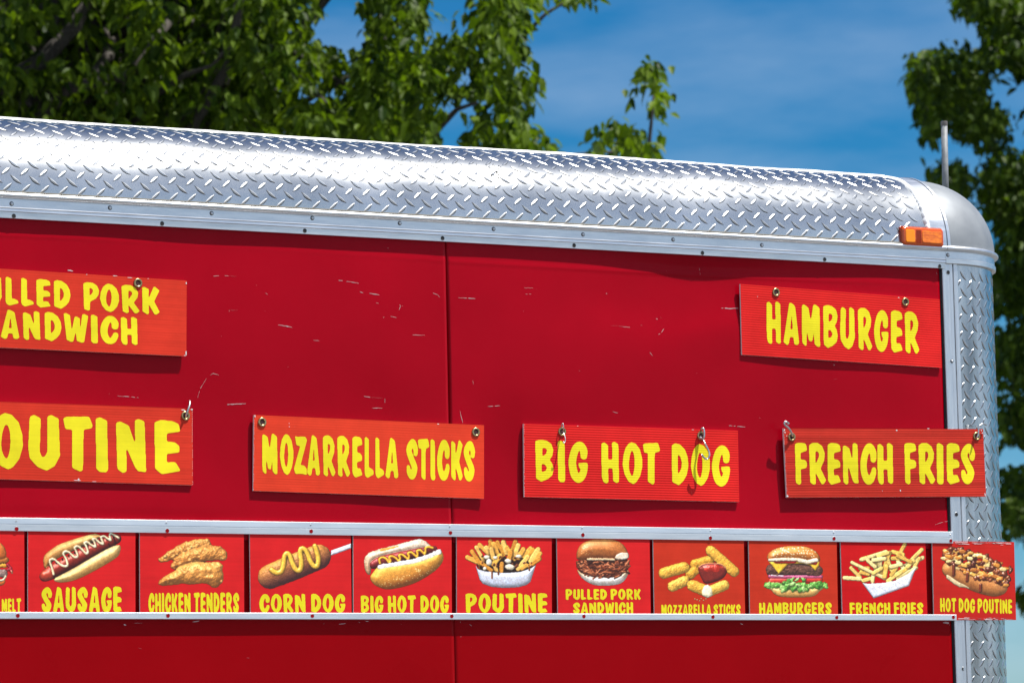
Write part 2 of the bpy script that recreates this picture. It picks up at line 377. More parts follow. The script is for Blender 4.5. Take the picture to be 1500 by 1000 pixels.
def lettering(letters, top, bot, plane, name, mats, parent, root):
    """letters [(c,x0,x1)] in photo px; top/bot = ((x,y),(x,y)) lines in photo px; laid on plane(px,py)->xyz"""
    vs = []; fs = []
    def ln(l, x): (xa, ya), (xb, yb) = l; return ya+(yb-ya)*(x-xa)/(xb-xa)
    for c, a, b in letters:
        h = abs(ln(bot, a)-ln(top, a))
        xr = max(.5, min(1.6, (b-a)/h/GLY[c][0]))
        V, FA = glyph(c, xr)
        x = a+V[:, 0]*(b-a)
        yt = top[0][1]+(top[1][1]-top[0][1])*(x-top[0][0])/(top[1][0]-top[0][0])
        yb = bot[0][1]+(bot[1][1]-bot[0][1])*(x-bot[0][0])/(bot[1][0]-bot[0][0])
        n = len(vs); vs += plane(x, yt+V[:, 1]*(yb-yt)).tolist(); fs += [[n+i for i in f] for f in FA]
    return mesh_obj(name, vs, fs, mats, parent, root=root)

# ------------------------------------------------------------------ setting: ground
g = MB()
S_ = 900
g.add([(-S_, -S_, 0), (S_, -S_, 0), (S_, S_, 0), (-S_, S_, 0)], [(0, 1, 2, 3)])
GROUND = mat('worn_asphalt', (.2, .2, .2), .9)
noise_color(GROUND, (.075, .075, .074), (.14, .138, .132), 1.5, 9, .3, .7); bump_noise(GROUND, 60, .5, .01)
tag(g.build('ground', GROUND), kind='structure')

# ------------------------------------------------------------------ trailer
XL = -2.9                                   # rear end, out of frame
X_SEAM = -.1555
X_RED = float(P(1386, 700)[0])              # front edge of the red panels
X_TRIM0 = float(P(1381, 400, -.007)[0]); X_CORN = float(P(1397, 400, -.006)[0])
Z_FL = 2.8108                               # bottom edge of the top rail
Z_COVE = 2.8625; RC = .175; RP = .217       # cove radius, corner radius in plan
Z_UP0, Z_UP1 = 2.1962, 2.2224               # upper sign channel
Z_LO0, Z_LO1 = 2.0253, 2.0385               # lower sign channel
Z_BOT = .42
trailer = empty('food_trailer', (-.5, 1.1, 0))
tag(trailer, 'long red food trailer with a rounded diamond plate aluminium roof edge and corner post', 'food trailer')
T = trailer
def tp(mb, name, mats, parent=None, smooth=False):
    return mb.build(name, mats, parent or T, T, smooth)

# red side panels: gently oil-canned sheets
def wall_y(x, z):
    y = .0011*np.sin(x*5.1+1.3*np.sin(z*3.1))*np.sin(z*6.3+x*2.2) + .0006*np.sin(x*13+z*4)*np.sin(z*11-x*3)
    y += .0026*np.sin(2*math.pi*(z-2.235+.05*np.sin(x*2.3+.8))/.55)+.0012*np.sin(x*4.4+z*6.2+.6)
    # the long dent right of the seam
    u, v = (x-.34)/.30, (z-2.70-.10*(x-.34))/.075
    y += .0042*np.exp(-u*u-v*v)
    u, v = (x-.50)/.14, (z-2.63-.35*(x-.50))/.05
    y -= .0030*np.exp(-u*u-v*v)
    u, v = (x-.47)/.09, (z-2.76)/.035
    y += .0017*np.exp(-u*u-v*v)
    u, v = (x+.36)/.25, (z-2.60)/.14
    y -= .0016*np.exp(-u*u-v*v)
    y = y*1.25; y = np.where(y < 0, -.0046*np.tanh(-y/.0046), y)
    y = np.where(z > Z_UP0-.02, np.clip(y*np.clip((Z_FL+.01-z)/.03, .15, 1)*np.clip((z-Z_UP0)/.05, .2, 1), -.0044, .010), y*.3)
    y = y*np.clip(np.minimum(np.abs(x-X_SEAM), np.abs(X_RED-x))/.16, .12, 1)
    # puckered lap line of the vinyl a hand below the rail
    zz = 2.7735-.004*np.sin(x*2.1+1)+.0022*np.abs(np.sin(x*52))*(x < -.15)
    y = y-.0011*np.exp(-((z-zz)/.0028)**2)*(.6+.4*np.sin(x*3.3+.4))
    return np.maximum(y, -.0048)
def side_panel(x0, x1, z0, z1, name, m, marks, lean=(0, 0)):
    xs = np.linspace(x0, x1, int((x1-x0)/.008)+2)
    zs = np.linspace(z0, z1, int((z1-z0)/.004)+2) if z0 > 1.5 else np.linspace(z0, z1, int((z1-z0)/.012)+2)
    X, Z = np.meshgrid(xs, zs); Yw = wall_y(X, Z); ny, nx = X.shape
    tt = np.clip((Z-2.2)/(Z_FL-2.2), 0, 1); bulge = np.sin(tt*math.pi*.9)
    X = X+np.where(np.arange(nx)[None, :] == 0, lean[0]*bulge, 0)+np.where(np.arange(nx)[None, :] == nx-1, lean[1]*bulge, 0)
    vs = np.stack([X, Yw, Z], -1).reshape(-1, 3).tolist(); fs = []
    for i in range(ny-1):
        for j in range(nx-1): fs.append((i*nx+j, i*nx+j+1, (i+1)*nx+j+1, (i+1)*nx+j))
    mi = [0]*len(fs)
    # returned edges
    b = len(vs)
    for j in (0, nx-1):
        base = len(vs)
        for i in range(ny): v = vs[i*nx+j]; vs.append((v[0], .02, v[2]))
        for i in range(ny-1):
            q = (i*nx+j, (i+1)*nx+j, base+i+1, base+i); fs.append(q if j == 0 else q[::-1]); mi.append(0)
    for mk in marks:                                   # nicks and scratches down to the metal
        pts, w, k = mk
        pts = [P(*p) for p in pts]
        ptsd = []
        for a, c in zip(pts[:-1], pts[1:]):
            n = max(2, int(np.linalg.norm(c-a)/.004))
            ptsd += [a+(c-a)*t/n for t in range(n)]
        ptsd.append(pts[-1])
        rr = random.Random(int(abs(pts[0][0])*1e4))
        cur = []
        for i, p in enumerate(ptsd):
            t = i/max(1, len(ptsd)-1); ww = w*.8*(.35+.65*math.sin(math.pi*(.08+.84*t)))*rr.uniform(.45, 1.2)
            jz = rr.uniform(-.0004, .0004)
            y = float(wall_y(np.array(p[0]), np.array(p[2])))-.0004
            cur.append(((p[0], y, p[2]-ww/2+jz), (p[0], y, p[2]+ww/2+jz), p))
        for i in range(len(cur)-1):
            if rr.random() < (.12 if k == 1 else .25): continue
            a, c = cur[i], cur[i+1]; d = c[2]-a[2]
            n = len(vs)
            if abs(d[2]) > abs(d[0]):
                ww = (a[1][2]-a[0][2])/2; wv = (c[1][2]-c[0][2])/2
                vs += [(a[2][0]-ww, a[0][1], a[2][2]), (a[2][0]+ww, a[0][1], a[2][2]), (c[2][0]+wv, c[0][1], c[2][2]), (c[2][0]-wv, c[0][1], c[2][2])]
            else: vs += [a[0], c[0], c[1], a[1]]
            fs.append((n, n+1, n+2, n+3)); mi.append(k)
    o = mesh_obj(name, vs, fs, [m, SCR, SCRT], T, mi, True, T)
    return o
def mkz(ox, oy, s, lst): return [([(ox+x/s, oy+y/s) for x, y in p], w, k) for p, w, k in lst]
left_marks = mkz(280, 330, 3.7025, [
    ([(118, 275), (200, 275)], .0012, 1), ([(200, 275), (245, 277)], .0006, 2), ([(400, 368), (412, 376)], .0014, 1), ([(200, 460), (252, 462)], .0007, 2), ([(203, 460), (203, 468)], .0009, 1),
    ([(458, 538), (520, 548), (545, 555)], .0014, 1), ([(508, 545), (524, 551)], .0024, 1), ([(658, 623), (692, 626)], .0008, 1), ([(786, 298), (850, 305), (905, 315)], .0014, 1),
    ([(912, 363), (928, 367)], .002, 1), ([(962, 370), (1016, 378)], .0016, 1), ([(998, 421), (1014, 424)], .001, 1), ([(1125, 432), (1132, 436), (1124, 460)], .0012, 1), ([(1140, 437), (1147, 438)], .001, 1),
    ([(1037, 500), (1042, 498)], .0014, 1), ([(1076, 494), (1110, 501)], .0012, 1), ([(1310, 367), (1335, 376), (1347, 390)], .0012, 1), ([(1198, 595), (1265, 596)], .0011, 1),
    ([(1066, 122), (1068, 126)], .0012, 1), ([(36, 935), (50, 885), (84, 829)], .0010, 1), ([(104, 811), (120, 802), (150, 812)], .0009, 1), ([(195, 970), (298, 965)], .0012, 1),
    ([(938, 926), (972, 931)], .0014, 1), ([(975, 932), (1040, 936)], .0006, 2), ([(1052, 938), (1052, 960)], .0014, 1), ([(985, 990), (1038, 990)], .0013, 1), 
    ([(350, 325), (358, 328)], .0008, 1), ([(395, 465), (399, 467)], .0009, 1), ([(522, 765), (526, 768)], .0009, 1), ([(160, 600), (164, 603)], .0008, 1)]) + \
    mkz(0, 330, 2.942, [([(470, 722), (475, 726)], .001, 1), ([(510, 734), (600, 741)], .0011, 1), ([(980, 772), (1060, 768)], .0010, 1), ([(290, 195), (312, 197)], .004, 1)])
right_marks = mkz(680, 330, 3.571, [
    ([(0, 380), (56, 383)], .0013, 1), ([(312, 328), (358, 328)], .0008, 1), ([(370, 334), (395, 338)], .0005, 2), ([(318, 360), (347, 360)], .0008, 1), ([(743, 356), (748, 358)], .0022, 1),
    ([(1006, 487), (1013, 490)], .0024, 1), ([(1025, 478), (1036, 486)], .0006, 2), ([(1014, 571), (1030, 560), (1044, 540)], .0017, 1), ([(780, 524), (830, 530)], .0006, 2), ([(828, 531), (866, 533)], .0010, 1),
    ([(966, 664), (981, 684)], .0014, 1), ([(1332, 431), (1400, 435), (1436, 433)], .0022, 1), ([(1238, 212), (1243, 256)], .0008, 1), ([(1060, 218), (1072, 275)], .0004, 2), 
    ([(305, 452), (309, 446)], .0008, 1), ([(925, 521), (930, 523)], .0009, 1), ([(595, 760), (600, 762)], .0008, 1), ([(1210, 772), (1214, 775)], .0008, 1)]) + \
    mkz(500, 330, 2.942, [([(503, 312), (576, 316)], .0013, 1), ([(565, 668), (569, 684)], .0009, 1), ([(512, 800), (516, 822), (524, 850)], .0013, 1), ([(632, 780), (684, 776)], .0013, 1), ([(1168, 803), (1190, 808)], .0010, 1), ([(1160, 432), (1245, 437)], .0007, 2)]) + \
    mkz(1000, 330, 2.942, [([(200, 862), (270, 868)], .0016, 1), ([(625, 660), (665, 662)], .0007, 2), ([(330, 828), (338, 832)], .0010, 1), ([(1090, 195), (1096, 212)], .0012, 1)]) + \
    mkz(1350, 750, 10, [([(200, 178), (290, 150), (410, 120)], .0008, 1)])
low_left = mkz(0, 760, 3.947, [([(715, 607), (728, 612)], .0035, 1), ([(775, 600), (820, 600)], .0008, 1), ([(1112, 592), (1150, 588)], .0035, 1), ([(800, 742), (820, 750)], .0007, 2), ([(1425, 800), (1455, 800)], .0010, 2)]) + \
    mkz(350, 760, 4.286, [([(530, 655), (535, 658)], .001, 1), ([(625, 660), (680, 652)], .0014, 1), ([(750, 643), (760, 650)], .0014, 1), ([(795, 640), (812, 640)], .0024, 1), ([(1015, 655), (1020, 658)], .0010, 1)])
low_right = mkz(600, 880, 8.333, [([(615, 245), (620, 262)], .0014, 1), ([(730, 284), (756, 300)], .0018, 1), ([(622, 418), (626, 438)], .0010, 1), ([(745, 557), (755, 563)], .001, 2)]) + \
    mkz(900, 760, 4.286, [([(790, 655), (806, 660)], .0030, 1), ([(450, 645), (460, 646)], .0008, 2)]) + mkz(1200, 760, 4.167, [([(755, 630), (800, 634)], .0045, 1), ([(785, 648), (798, 644)], .0012, 1)])
side_panel(XL, X_SEAM-.0012, Z_UP0-.012, Z_FL+.02, 'side_panel', PANEL, left_marks, (0, -.0014))
side_panel(X_SEAM+.0010, X_RED, Z_UP0-.012, Z_FL+.02, 'side_panel', PANEL, right_marks, (.0036, 0))
side_panel(XL, X_SEAM-.001, Z_BOT, Z_LO1, 'lower_panel', PANEL2, low_left)
side_panel(X_SEAM+.001, X_RED, Z_BOT, Z_LO1, 'lower_panel', PANEL2, low_right)
b = MB(); b.box(XL, X_RED, .004, .02, Z_LO1+.0005, Z_UP0-.0125); tp(b, 'strip_backing', PANEL2)
# dark inner wall seen through the seam, and the body box behind the skins
b = MB(); b.box(XL, X_CORN+.02, .022, 2.2, Z_BOT, Z_COVE); tp(b, 'body', DARK)
b = MB(); b.box(X_RED+.0005, X_TRIM0+.0005, -.001, .02, Z_BOT, Z_FL+.01); tp(b, 'edge_gasket', DARK)
# front wall
b = MB(); b.box(X_CORN+RP-.004, X_CORN+RP, RP+.01, 2.0, Z_BOT, Z_COVE+.02); tp(b, 'front_wall', PANEL)

# tyres and front jack that carry the trailer
TYRE = mat('tyre_rubber', (.02, .02, .02), .8)
for wx in (-1.7, -.85):
    for wy in (.16, 2.04):
        b = MB(); n = 28
        pr = [(.12, -.09), (.30, -.10), (.335, -.08), (.345, -.04), (.345, .04), (.335, .08), (.30, .10), (.12, .09)]
        b.add([(wx+q*math.cos(2*math.pi*i/n), wy+d, .345+q*math.sin(2*math.pi*i/n)) for i in range(n) for q, d in pr], [(i*8+k, i*8+(k+1) % 8, ((i+1) % n)*8+(k+1) % 8, ((i+1) % n)*8+k) for i in range(n) for k in range(8)])
        w_ = tp(b, 'wheel', TYRE, smooth=True); b = MB(); b.tube([(wx, wy-.07, .345), (wx, wy+.07, .345)], .13, 20); tp(b, 'rim', CAPM, w_)
b = MB(); b.tube([(1.15, 1.1, 0), (1.15, 1.1, .02), (1.15, 1.1, .021), (1.15, 1.1, Z_BOT+.02)], [.09, .09, .03, .03], 14); tp(b, 'front_jack', POLE)
# path round the corner in plan: (x, y, nx, ny)
def plan_path(x0, n=26, end=90, extra=.0):
    pts = [(x0, 0, 0, -1)] if x0 < X_CORN-.001 else []
    for k in range(n+1):
        a = R(end)*k/n; pts.append((X_CORN+RP*math.sin(a), RP-RP*math.cos(a), math.sin(a), -math.cos(a)))
    if extra: pts.append((X_CORN+RP, RP+extra, 1, 0))
    return pts
# upright trim beside the corner
b = MB()
xa, xb = X_TRIM0, X_CORN
def ycomb(prof, z0, z1):
    n = len(prof); b.add([(x, y, z) for z in (z0, z1) for x, y in prof], [(i, (i+1) % n, n+(i+1) % n, n+i) for i in range(n)]+[tuple(range(n))[::-1], tuple(range(n, 2*n))])
wt = xb-xa
ycomb([(xa, .02), (xa, -.0055), (xa+.0015, -.007), (xa+wt*.30, -.007), (xa+wt*.34, -.0063), (xa+wt*.60, -.0063), (xa+wt*.64, -.007), (xa+wt*.86, -.007), (xa+wt*.88, -.001), (xa+wt*.97, -.001), (xa+wt*.99, -.006),
       (xa+wt*1.1, -.0070), (xa+wt*1.25, -.0070), (xa+wt*1.34, -.006), (xa+wt*1.36, .02)], Z_BOT, Z_FL+.0122)
tp(b, 'edge_trim', TRIM)

# diamond plate lugs
LUG = []
def lug(b, o, t, s, n, ang, sc=1.0):
    c, si = math.cos(ang), math.sin(ang); u = t*c+s*si; w = s*c-t*si
    Ln, W, Hh = .0148*sc, .0030*sc, .0008*sc
    pts = [(-Ln, 0, -.0003), (-Ln*.30, W*.86, -.0003), (Ln*.25, W, -.0003), (Ln, 0, -.0003), (Ln*.30, -W*.86, -.0003), (-Ln*.25, -W, -.0003), (-Ln*.72, 0, Hh*.75), (0, 0, Hh), (Ln*.72, 0, Hh*.75)]
    b.add([o+u*x+w*y+n*z for x, y, z in pts], [(0, 6, 1)[::-1], (1, 6, 7)[::-1], (1, 7, 2)[::-1], (2, 7, 8)[::-1], (2, 8, 3)[::-1], (3, 8, 4)[::-1], (4, 8, 7)[::-1], (4, 7, 5)[::-1], (5, 7, 6)[::-1], (5, 6, 0)[::-1]])
    # shade painted as a dark sliver along the lug's lower side
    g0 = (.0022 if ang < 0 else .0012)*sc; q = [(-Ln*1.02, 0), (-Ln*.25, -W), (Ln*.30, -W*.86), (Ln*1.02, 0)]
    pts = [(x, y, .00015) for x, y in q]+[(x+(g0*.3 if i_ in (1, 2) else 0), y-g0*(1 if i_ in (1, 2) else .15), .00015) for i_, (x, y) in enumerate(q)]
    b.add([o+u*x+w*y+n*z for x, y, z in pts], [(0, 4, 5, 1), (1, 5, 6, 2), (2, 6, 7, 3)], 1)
PITCH = .0405; ROW = .0335
X_JOINT = float(P(1352, 320)[0])
def roof_rise(x):     # the sheet's crown is not quite even along its length
    return .0016*np.sin(x*3.1+.5)+.0012*np.sin(x*7.7)+.0012*np.exp(-((x+.30)/.10)**2)
def cove_pt(x, a, off=0.0):
    """a = angle from the vertical wall (0) to the flat roof (pi/2)"""
    ra = RC+off; k = math.sin(a)**2
    rr = float(roof_rise(np.array(x)))
    dent = .0016*math.sin(x*9.0+2*a)*math.sin(2*a) + .001*math.sin(x*23+1)*math.sin(2*a)
    return np.array([x, -.011+RC-(ra+dent)*math.cos(a), Z_COVE+(ra+dent)*math.sin(a)+rr*k])
b = MB(); xs = np.linspace(XL, X_JOINT, 150); na = 28
vs = [cove_pt(x, math.pi/2*k/na) for x in xs for k in range(na+1)]
fs = [(i*(na+1)+k, (i+1)*(na+1)+k, (i+1)*(na+1)+k+1, i*(na+1)+k+1) for i in range(len(xs)-1) for k in range(na)]
b.add(vs, fs)
cove = tp(b, 'roof_cove', PLATE, smooth=True)
b = MB(); x_ph = float(P(20.5, 268)[0])
nrow = int(RC*math.pi/2/ROW*2)+1
for r in range(nrow):
    s = .010+r*ROW/2; a = s/RC
    if a > math.pi/2-.02: continue
    i0 = int((XL-x_ph)/PITCH)-1; i1 = int((X_JOINT-x_ph)/PITCH)+2
    for i in range(i0, i1):
        x = x_ph+i*PITCH+(PITCH/2 if r % 2 == 0 else 0)
        if x < XL+.02 or x > X_JOINT-.012: continue
        o = Vector(cove_pt(x, a)); n = Vector((0, -math.cos(a), math.sin(a)))
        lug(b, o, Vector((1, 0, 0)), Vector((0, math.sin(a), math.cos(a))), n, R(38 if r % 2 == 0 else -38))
rs_ = random.Random(17); qc = P(712, 256, .05)
for k in range(34):          # scuffed dark flecks on the crown
    x = qc[0]+rs_.gauss(0, .013); a = math.asin(min(.99, max(.1, (qc[2]-Z_COVE)/RC+rs_.gauss(0, .07)))); n = Vector((0, -math.cos(a), math.sin(a))); o = Vector(cove_pt(x, a))+n*.0012
    t = Vector((1, 0, 0)); s_ = Vector((0, math.sin(a), math.cos(a))); w = rs_.uniform(.0006, .0022)
    b.add([o+t*(w*rs_.uniform(.6, 1.3)*math.cos(2*math.pi*i/6))+s_*(w*rs_.uniform(.5, 1.2)*math.sin(2*math.pi*i/6)) for i in range(6)], [tuple(range(6))], 1)
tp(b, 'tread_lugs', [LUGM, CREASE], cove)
# corner post in the same plate
b = MB(); pa = plan_path(X_CORN, 30)
b.add([(x+nx*.004, y+ny*.004, z) for x, y, nx, ny in pa for z in (Z_BOT, Z_FL+.0125)], [(2*i, 2*i+2, 2*i+3, 2*i+1) for i in range(len(pa)-1)])
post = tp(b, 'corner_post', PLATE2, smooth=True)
b = MB(); z_ph = float(P(1430, 767, -.01)[2])
for r in range(int(RP*math.pi/2/ROW*2)+1):
    s = .012+r*ROW/2; a = s/RP
    if a > math.pi/2: continue
    k0 = int((Z_BOT-z_ph)/.0385)-1; k1 = int((Z_FL-z_ph)/.0385)+2
    for k in range(k0, k1):
        z = z_ph+k*.0385+(.01925 if r % 2 else 0)
        if z < Z_BOT+.02 or z > Z_FL-.006: continue
        n = Vector((math.sin(a), -math.cos(a), 0)); o = Vector((X_CORN+(RP+.004)*math.sin(a), RP-(RP+.004)*math.cos(a), z))
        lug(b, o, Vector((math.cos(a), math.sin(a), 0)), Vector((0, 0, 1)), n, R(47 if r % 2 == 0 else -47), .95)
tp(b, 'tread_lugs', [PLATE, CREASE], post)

# corner cap: smooth dome, and the joint band where it meets the cove
def dome(x, y, nx, ny, a, off=0.0):
    d = .011-RC*(1-math.cos(a)) + off*math.cos(a)
    return (x+nx*d, y+ny*d, Z_COVE+RC*math.sin(a)+off*math.sin(a)-.004*math.sin(a))
X_BAND0 = float(P(1357, 340)[0]); X_BAND1 = float(P(1386, 350)[0])
b = MB(); pth = [(X_BAND1+(X_CORN-X_BAND1)*k/3, 0, 0, -1) for k in range(3)]+plan_path(X_CORN, 30)+[(X_CORN+RP, RP+1.6*k/4, 1, 0) for k in range(1, 5)]
na = 26; vs = [dome(*p, math.pi/2*k/na) for p in pth for k in range(na+1)]
b.add(vs, [(i*(na+1)+k, (i+1)*(na+1)+k, (i+1)*(na+1)+k+1, i*(na+1)+k+1) for i in range(len(pth)-1) for k in range(na)])
cap = tp(b, 'corner_cap', CAPM, smooth=True)
b = MB()
def band(x0, x1, off):
    n2 = 24; q = []
    for x in (x0, x1):
        for k in range(n2+1):
            a = math.pi/2*k/n2
            q += [dome(x, 0, 0, -1, a, off), dome(x, 0, 0, -1, a, -.008)]
    m_ = 2*(n2+1); f = []
    for k in range(n2):
        i = 2*k
        f += [(i, m_+i, m_+i+2, i+2), (i, i+2, i+3, i+1), (m_+i, m_+i+1, m_+i+3, m_+i+2)]
    b.add(q, f)
band(X_BAND0, X_BAND1-.010, .0045); band(X_BAND1-.0085, X_BAND1-.001, .0060); band(X_BAND1-.0105, X_BAND1-.008, .001)
tp(b, 'cap_band', RAIL)
b = MB()      # ragged pale sealant along the band's roof side
rr = random.Random(5); n2 = 40
vs = []; w0 = .006
for k in range(n2*2+1):
    a0 = math.pi/2*(.03+.97*k/(n2*2)); up_ = max(0, k/(n2*2)-.70)
    w0 = .55*w0+.45*(.003+.008*rr.random()+up_*(.10+.14*rr.random()))
    x0 = X_BAND0-w0; x1 = X_BAND0+.002
    vs += [np.array(dome(x, 0, 0, -1, a0, o)) for x, o in ((x0-.002, -.001), (x0, .0032+.001*rr.random()), ((x0+x1)/2, .0055+.0016*rr.random()), (x1, .0058))]
b.add(vs, [(i*4+k, i*4+4+k, i*4+5+k, i*4+1+k) for i in range(n2*2) for k in range(3)])
tp(b, 'sealant_bead', SEAL, smooth=True)
# roof deck with a pale coated lip and peeling patches over the cove's crown
b = MB(); b.box(XL, X_JOINT+.03, RC-.011, 2.05, Z_COVE+RC-.03, Z_COVE+RC-.004); b.box(X_JOINT+.03, X_CORN+RP-RC, RC+.02, 2.05, Z_COVE+RC-.05, Z_COVE+RC-.006); tp(b, 'roof', WHITE_ROOF)
b = MB(); xs = np.linspace(XL, X_JOINT, 220); rr = random.Random(3); vs = []
lip = 0
for x in xs:
    lip = .7*lip+.3*rr.uniform(-1, 1)
    q = cove_pt(x, math.pi/2); hgt = .0040+.0016*lip
    e0 = .024+.005*lip
    vs += [(x, q[1]-e0-.008, q[2]-.0034), (x, q[1]-e0, q[2]+hgt*.6), (x, q[1]+.02, q[2]+hgt), (x, q[1]+.09, q[2]+hgt*.4)]
b.add(vs, [(i*4+k, i*4+4+k, i*4+5+k, i*4+1+k) for i in range(len(xs)-1) for k in range(3)])
tp(b, 'roof_lip', WHITE_ROOF, smooth=True)

# top rail, carried round the corner
def rail_prof():
    pr = [(0, Z_FL+.001), (.0075, Z_FL), (.0095, Z_FL+.0006), (.0100, Z_FL+.0125), (.0122, Z_FL+.0138), (.0118, Z_FL+.0190), (.0132, Z_FL+.0205), (.0128, Z_FL+.0222), (.0105, Z_FL+.0232), (.0105, Z_FL+.0392)]
    for k in range(9):
        a = R(-90+180*k/8); pr.append((.0125+.0065*math.cos(a), Z_FL+.0452+.0060*math.sin(a)))
    return pr+[(.0105, Z_FL+.052), (0, Z_FL+.052)]
b = MB(); b.sweep(rail_prof(), [(XL, 0, 0, -1), (X_TRIM0+.006, 0, 0, -1)])
rail = tp(b, 'top_rail', RAIL)
cp = [(.000, Z_FL+.012), (.0105, Z_FL+.0115), (.0126, Z_FL+.0125), (.0128, Z_FL+.0215), (.0105, Z_FL+.0232), (.0105, Z_FL+.0395)]
for k in range(9):
    a = R(-90+180*k/8); cp.append((.0130+.0068*math.cos(a), Z_FL+.0455+.0060*math.sin(a)))
cp += [(.0105, Z_FL+.053), (0, Z_FL+.053)]
b = MB(); b.sweep(cp, [(X_TRIM0+.0065, 0, 0, -1)]+plan_path(X_CORN, 28, 90, 1.5)); tp(b, 'corner_rail', RAIL)
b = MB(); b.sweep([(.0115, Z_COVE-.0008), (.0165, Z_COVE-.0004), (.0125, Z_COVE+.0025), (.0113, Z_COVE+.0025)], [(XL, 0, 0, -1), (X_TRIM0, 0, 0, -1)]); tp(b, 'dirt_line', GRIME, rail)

# screws and open holes
def screw_mesh(r, h, n=12):
    b = MB(); vs = []; fs = []
    prof = [(r*1.30, 0), (r*1.28, h*.16), (r*.95, h*.22), (r*.9, h*.55), (r*.6, h*.9), (0.0, h)]
    for k, (q, z) in enumerate(prof[:-1]):
        for i in range(n): w = 2*math.pi*i/n; vs.append((q*math.cos(w), -z, q*math.sin(w)))
    vs.append((0, -h, 0))
    for k in range(len(prof)-2):
        for i in range(n): fs.append((k*n+i, k*n+(i+1) % n, (k+1)*n+(i+1) % n, (k+1)*n+i))
    fs += [((len(prof)-2)*n+i, (len(prof)-2)*n+(i+1) % n, len(vs)-1) for i in range(n)]
    b.add(vs, fs); b.m = [1 if i < 2*n else 0 for i in range(len(fs))]
    return b
def hole_mesh(r, n=16):
    b = MB(); vs = [(0, -.0001, 0)]
    for q, y in ((r*.95, -.0001), (r, -.0003), (r*1.08, .0001)):
        vs += [(q*math.cos(2*math.pi*i/n), y, q*math.sin(2*math.pi*i/n)) for i in range(n)]
    fs = [(0, 1+i, 1+(i+1) % n) for i in range(n)]; mi = [0]*n
    for k in range(2):
        for i in range(n): fs.append((1+k*n+i, 1+k*n+(i+1) % n, 1+(k+1)*n+(i+1) % n, 1+(k+1)*n+i)); mi.append(k)
    b.add(vs, fs); b.m = mi; return b
_sm = {}
def fixing(kind, px, py, d, parent, rot=0, sc=1.0):
    if kind not in _sm:
        if kind == 'screw': _sm[kind] = screw_mesh(.0035, .0030).build('screw', [SCREWM, BLACKM]).data
        elif kind == 'hole': _sm[kind] = hole_mesh(.0044).build('hole', [DARK, RAIL]).data
        elif kind == 'redhole': _sm[kind] = hole_mesh(.0042).build('hole', [HOLE_RED, CHAN]).data
        for o in [o for o in COL.objects if o.data is _sm[kind] and o.parent is None]: bpy.data.objects.remove(o)
    o = bpy.data.objects.new('screw' if kind == 'screw' else 'screw_hole', _sm[kind]); COL.objects.link(o)
    o.parent = parent; w = Vector(P(px, py, -d)); o.location = INV[T.name] @ w; o.rotation_euler = (0, rot, 0); o.scale = (sc,)*3
    return o
HOLE_RED = mat('red_hole', (.26, .006, .010), .8, spec=.05)
for px, py in ((17, 298.5), (161, 304.5), (310, 312.5), (457.5, 319.5), (585.5, 327), (723, 335.5), (854, 343.5), (986, 351), (1116, 359)):
    fixing('screw', px, py, .0105, rail)
for px, py in ((20.3, 316.5), (237.5, 327.5), (446.5, 338), (648.3, 349), (841, 359.5), (1029, 370.5), (1208, 380), (1376.5, 390)):
    fixing('hole', px, py, .0101, rail)
bandp = T
fixing('screw', 1388.5, 354, .0115, T); fixing('screw', 1388.5, 373.5, .0107, T); fixing('hole', 1389, 399, .0068, T); fixing('screw', 1394.5, 529, .0066, T, 0, .9); fixing('hole', 1411.5, 979, .0068, T)
fixing('hole', 1401, 753, .0068, T)

# ------------------------------------------------------------------ sign channels
def chan(z0, z1, two, name):
    b = MB()
    if two:
        zm = (z0+z1)/2+.0005
        pr = [(.0040, z0+.004), (.0090, z0), (.0100, z0+.0006), (.0104, zm-.0012), (.0092, zm-.0004), (.0092, zm+.0004), (.0104, zm+.0012), (.0102, z1-.0008), (.0092, z1), (.0, z1)]
    else:
        pr = [(.0, z0+.002), (.0, z0), (.0092, z0), (.0104, z0+.0008), (.0105, z1-.0008), (.0096, z1), (.0090, z1-.001), (.0088, z0+.004), (.004, z0+.002)]
    x1 = float(P(1396, 790, -.0104)[0]) if two else float(P(1401, 903, -.0105)[0])
    b.sweep(pr, [(XL, -.0005, 0, -1), (x1, -.0005, 0, -1)]); return tp(b, name, CHAN)
up = chan(Z_UP0, Z_UP1, True, 'upper_sign_channel'); lo = chan(Z_LO0, Z_LO1, False, 'lower_sign_channel')
for px, py in ((24.3, 774), (245, 776.8), (455.8, 777.5), (659.8, 779.8), (853.8, 783), (1040.6, 787.5), (1221.7, 788.3), (1392.8, 791.6)): fixing('redhole', px, py, .0110, up)
for px, py in ((26, 901), (246, 901), (457.5, 901.3), (661.7, 901.8), (855.3, 902), (1044.3, 902.8), (1225.7, 903.6), (1396.5, 903.3)): fixing('redhole', px, py, .0111, lo)
for px, py in ((23.5, 762.8), (243.5, 765), (455, 768), (658.6, 770.8), (852.5, 773), (1040.5, 776.8), (1221, 779.7), (1391.8, 783)): fixing('screw', px, py, .0103, up, 0, .6)

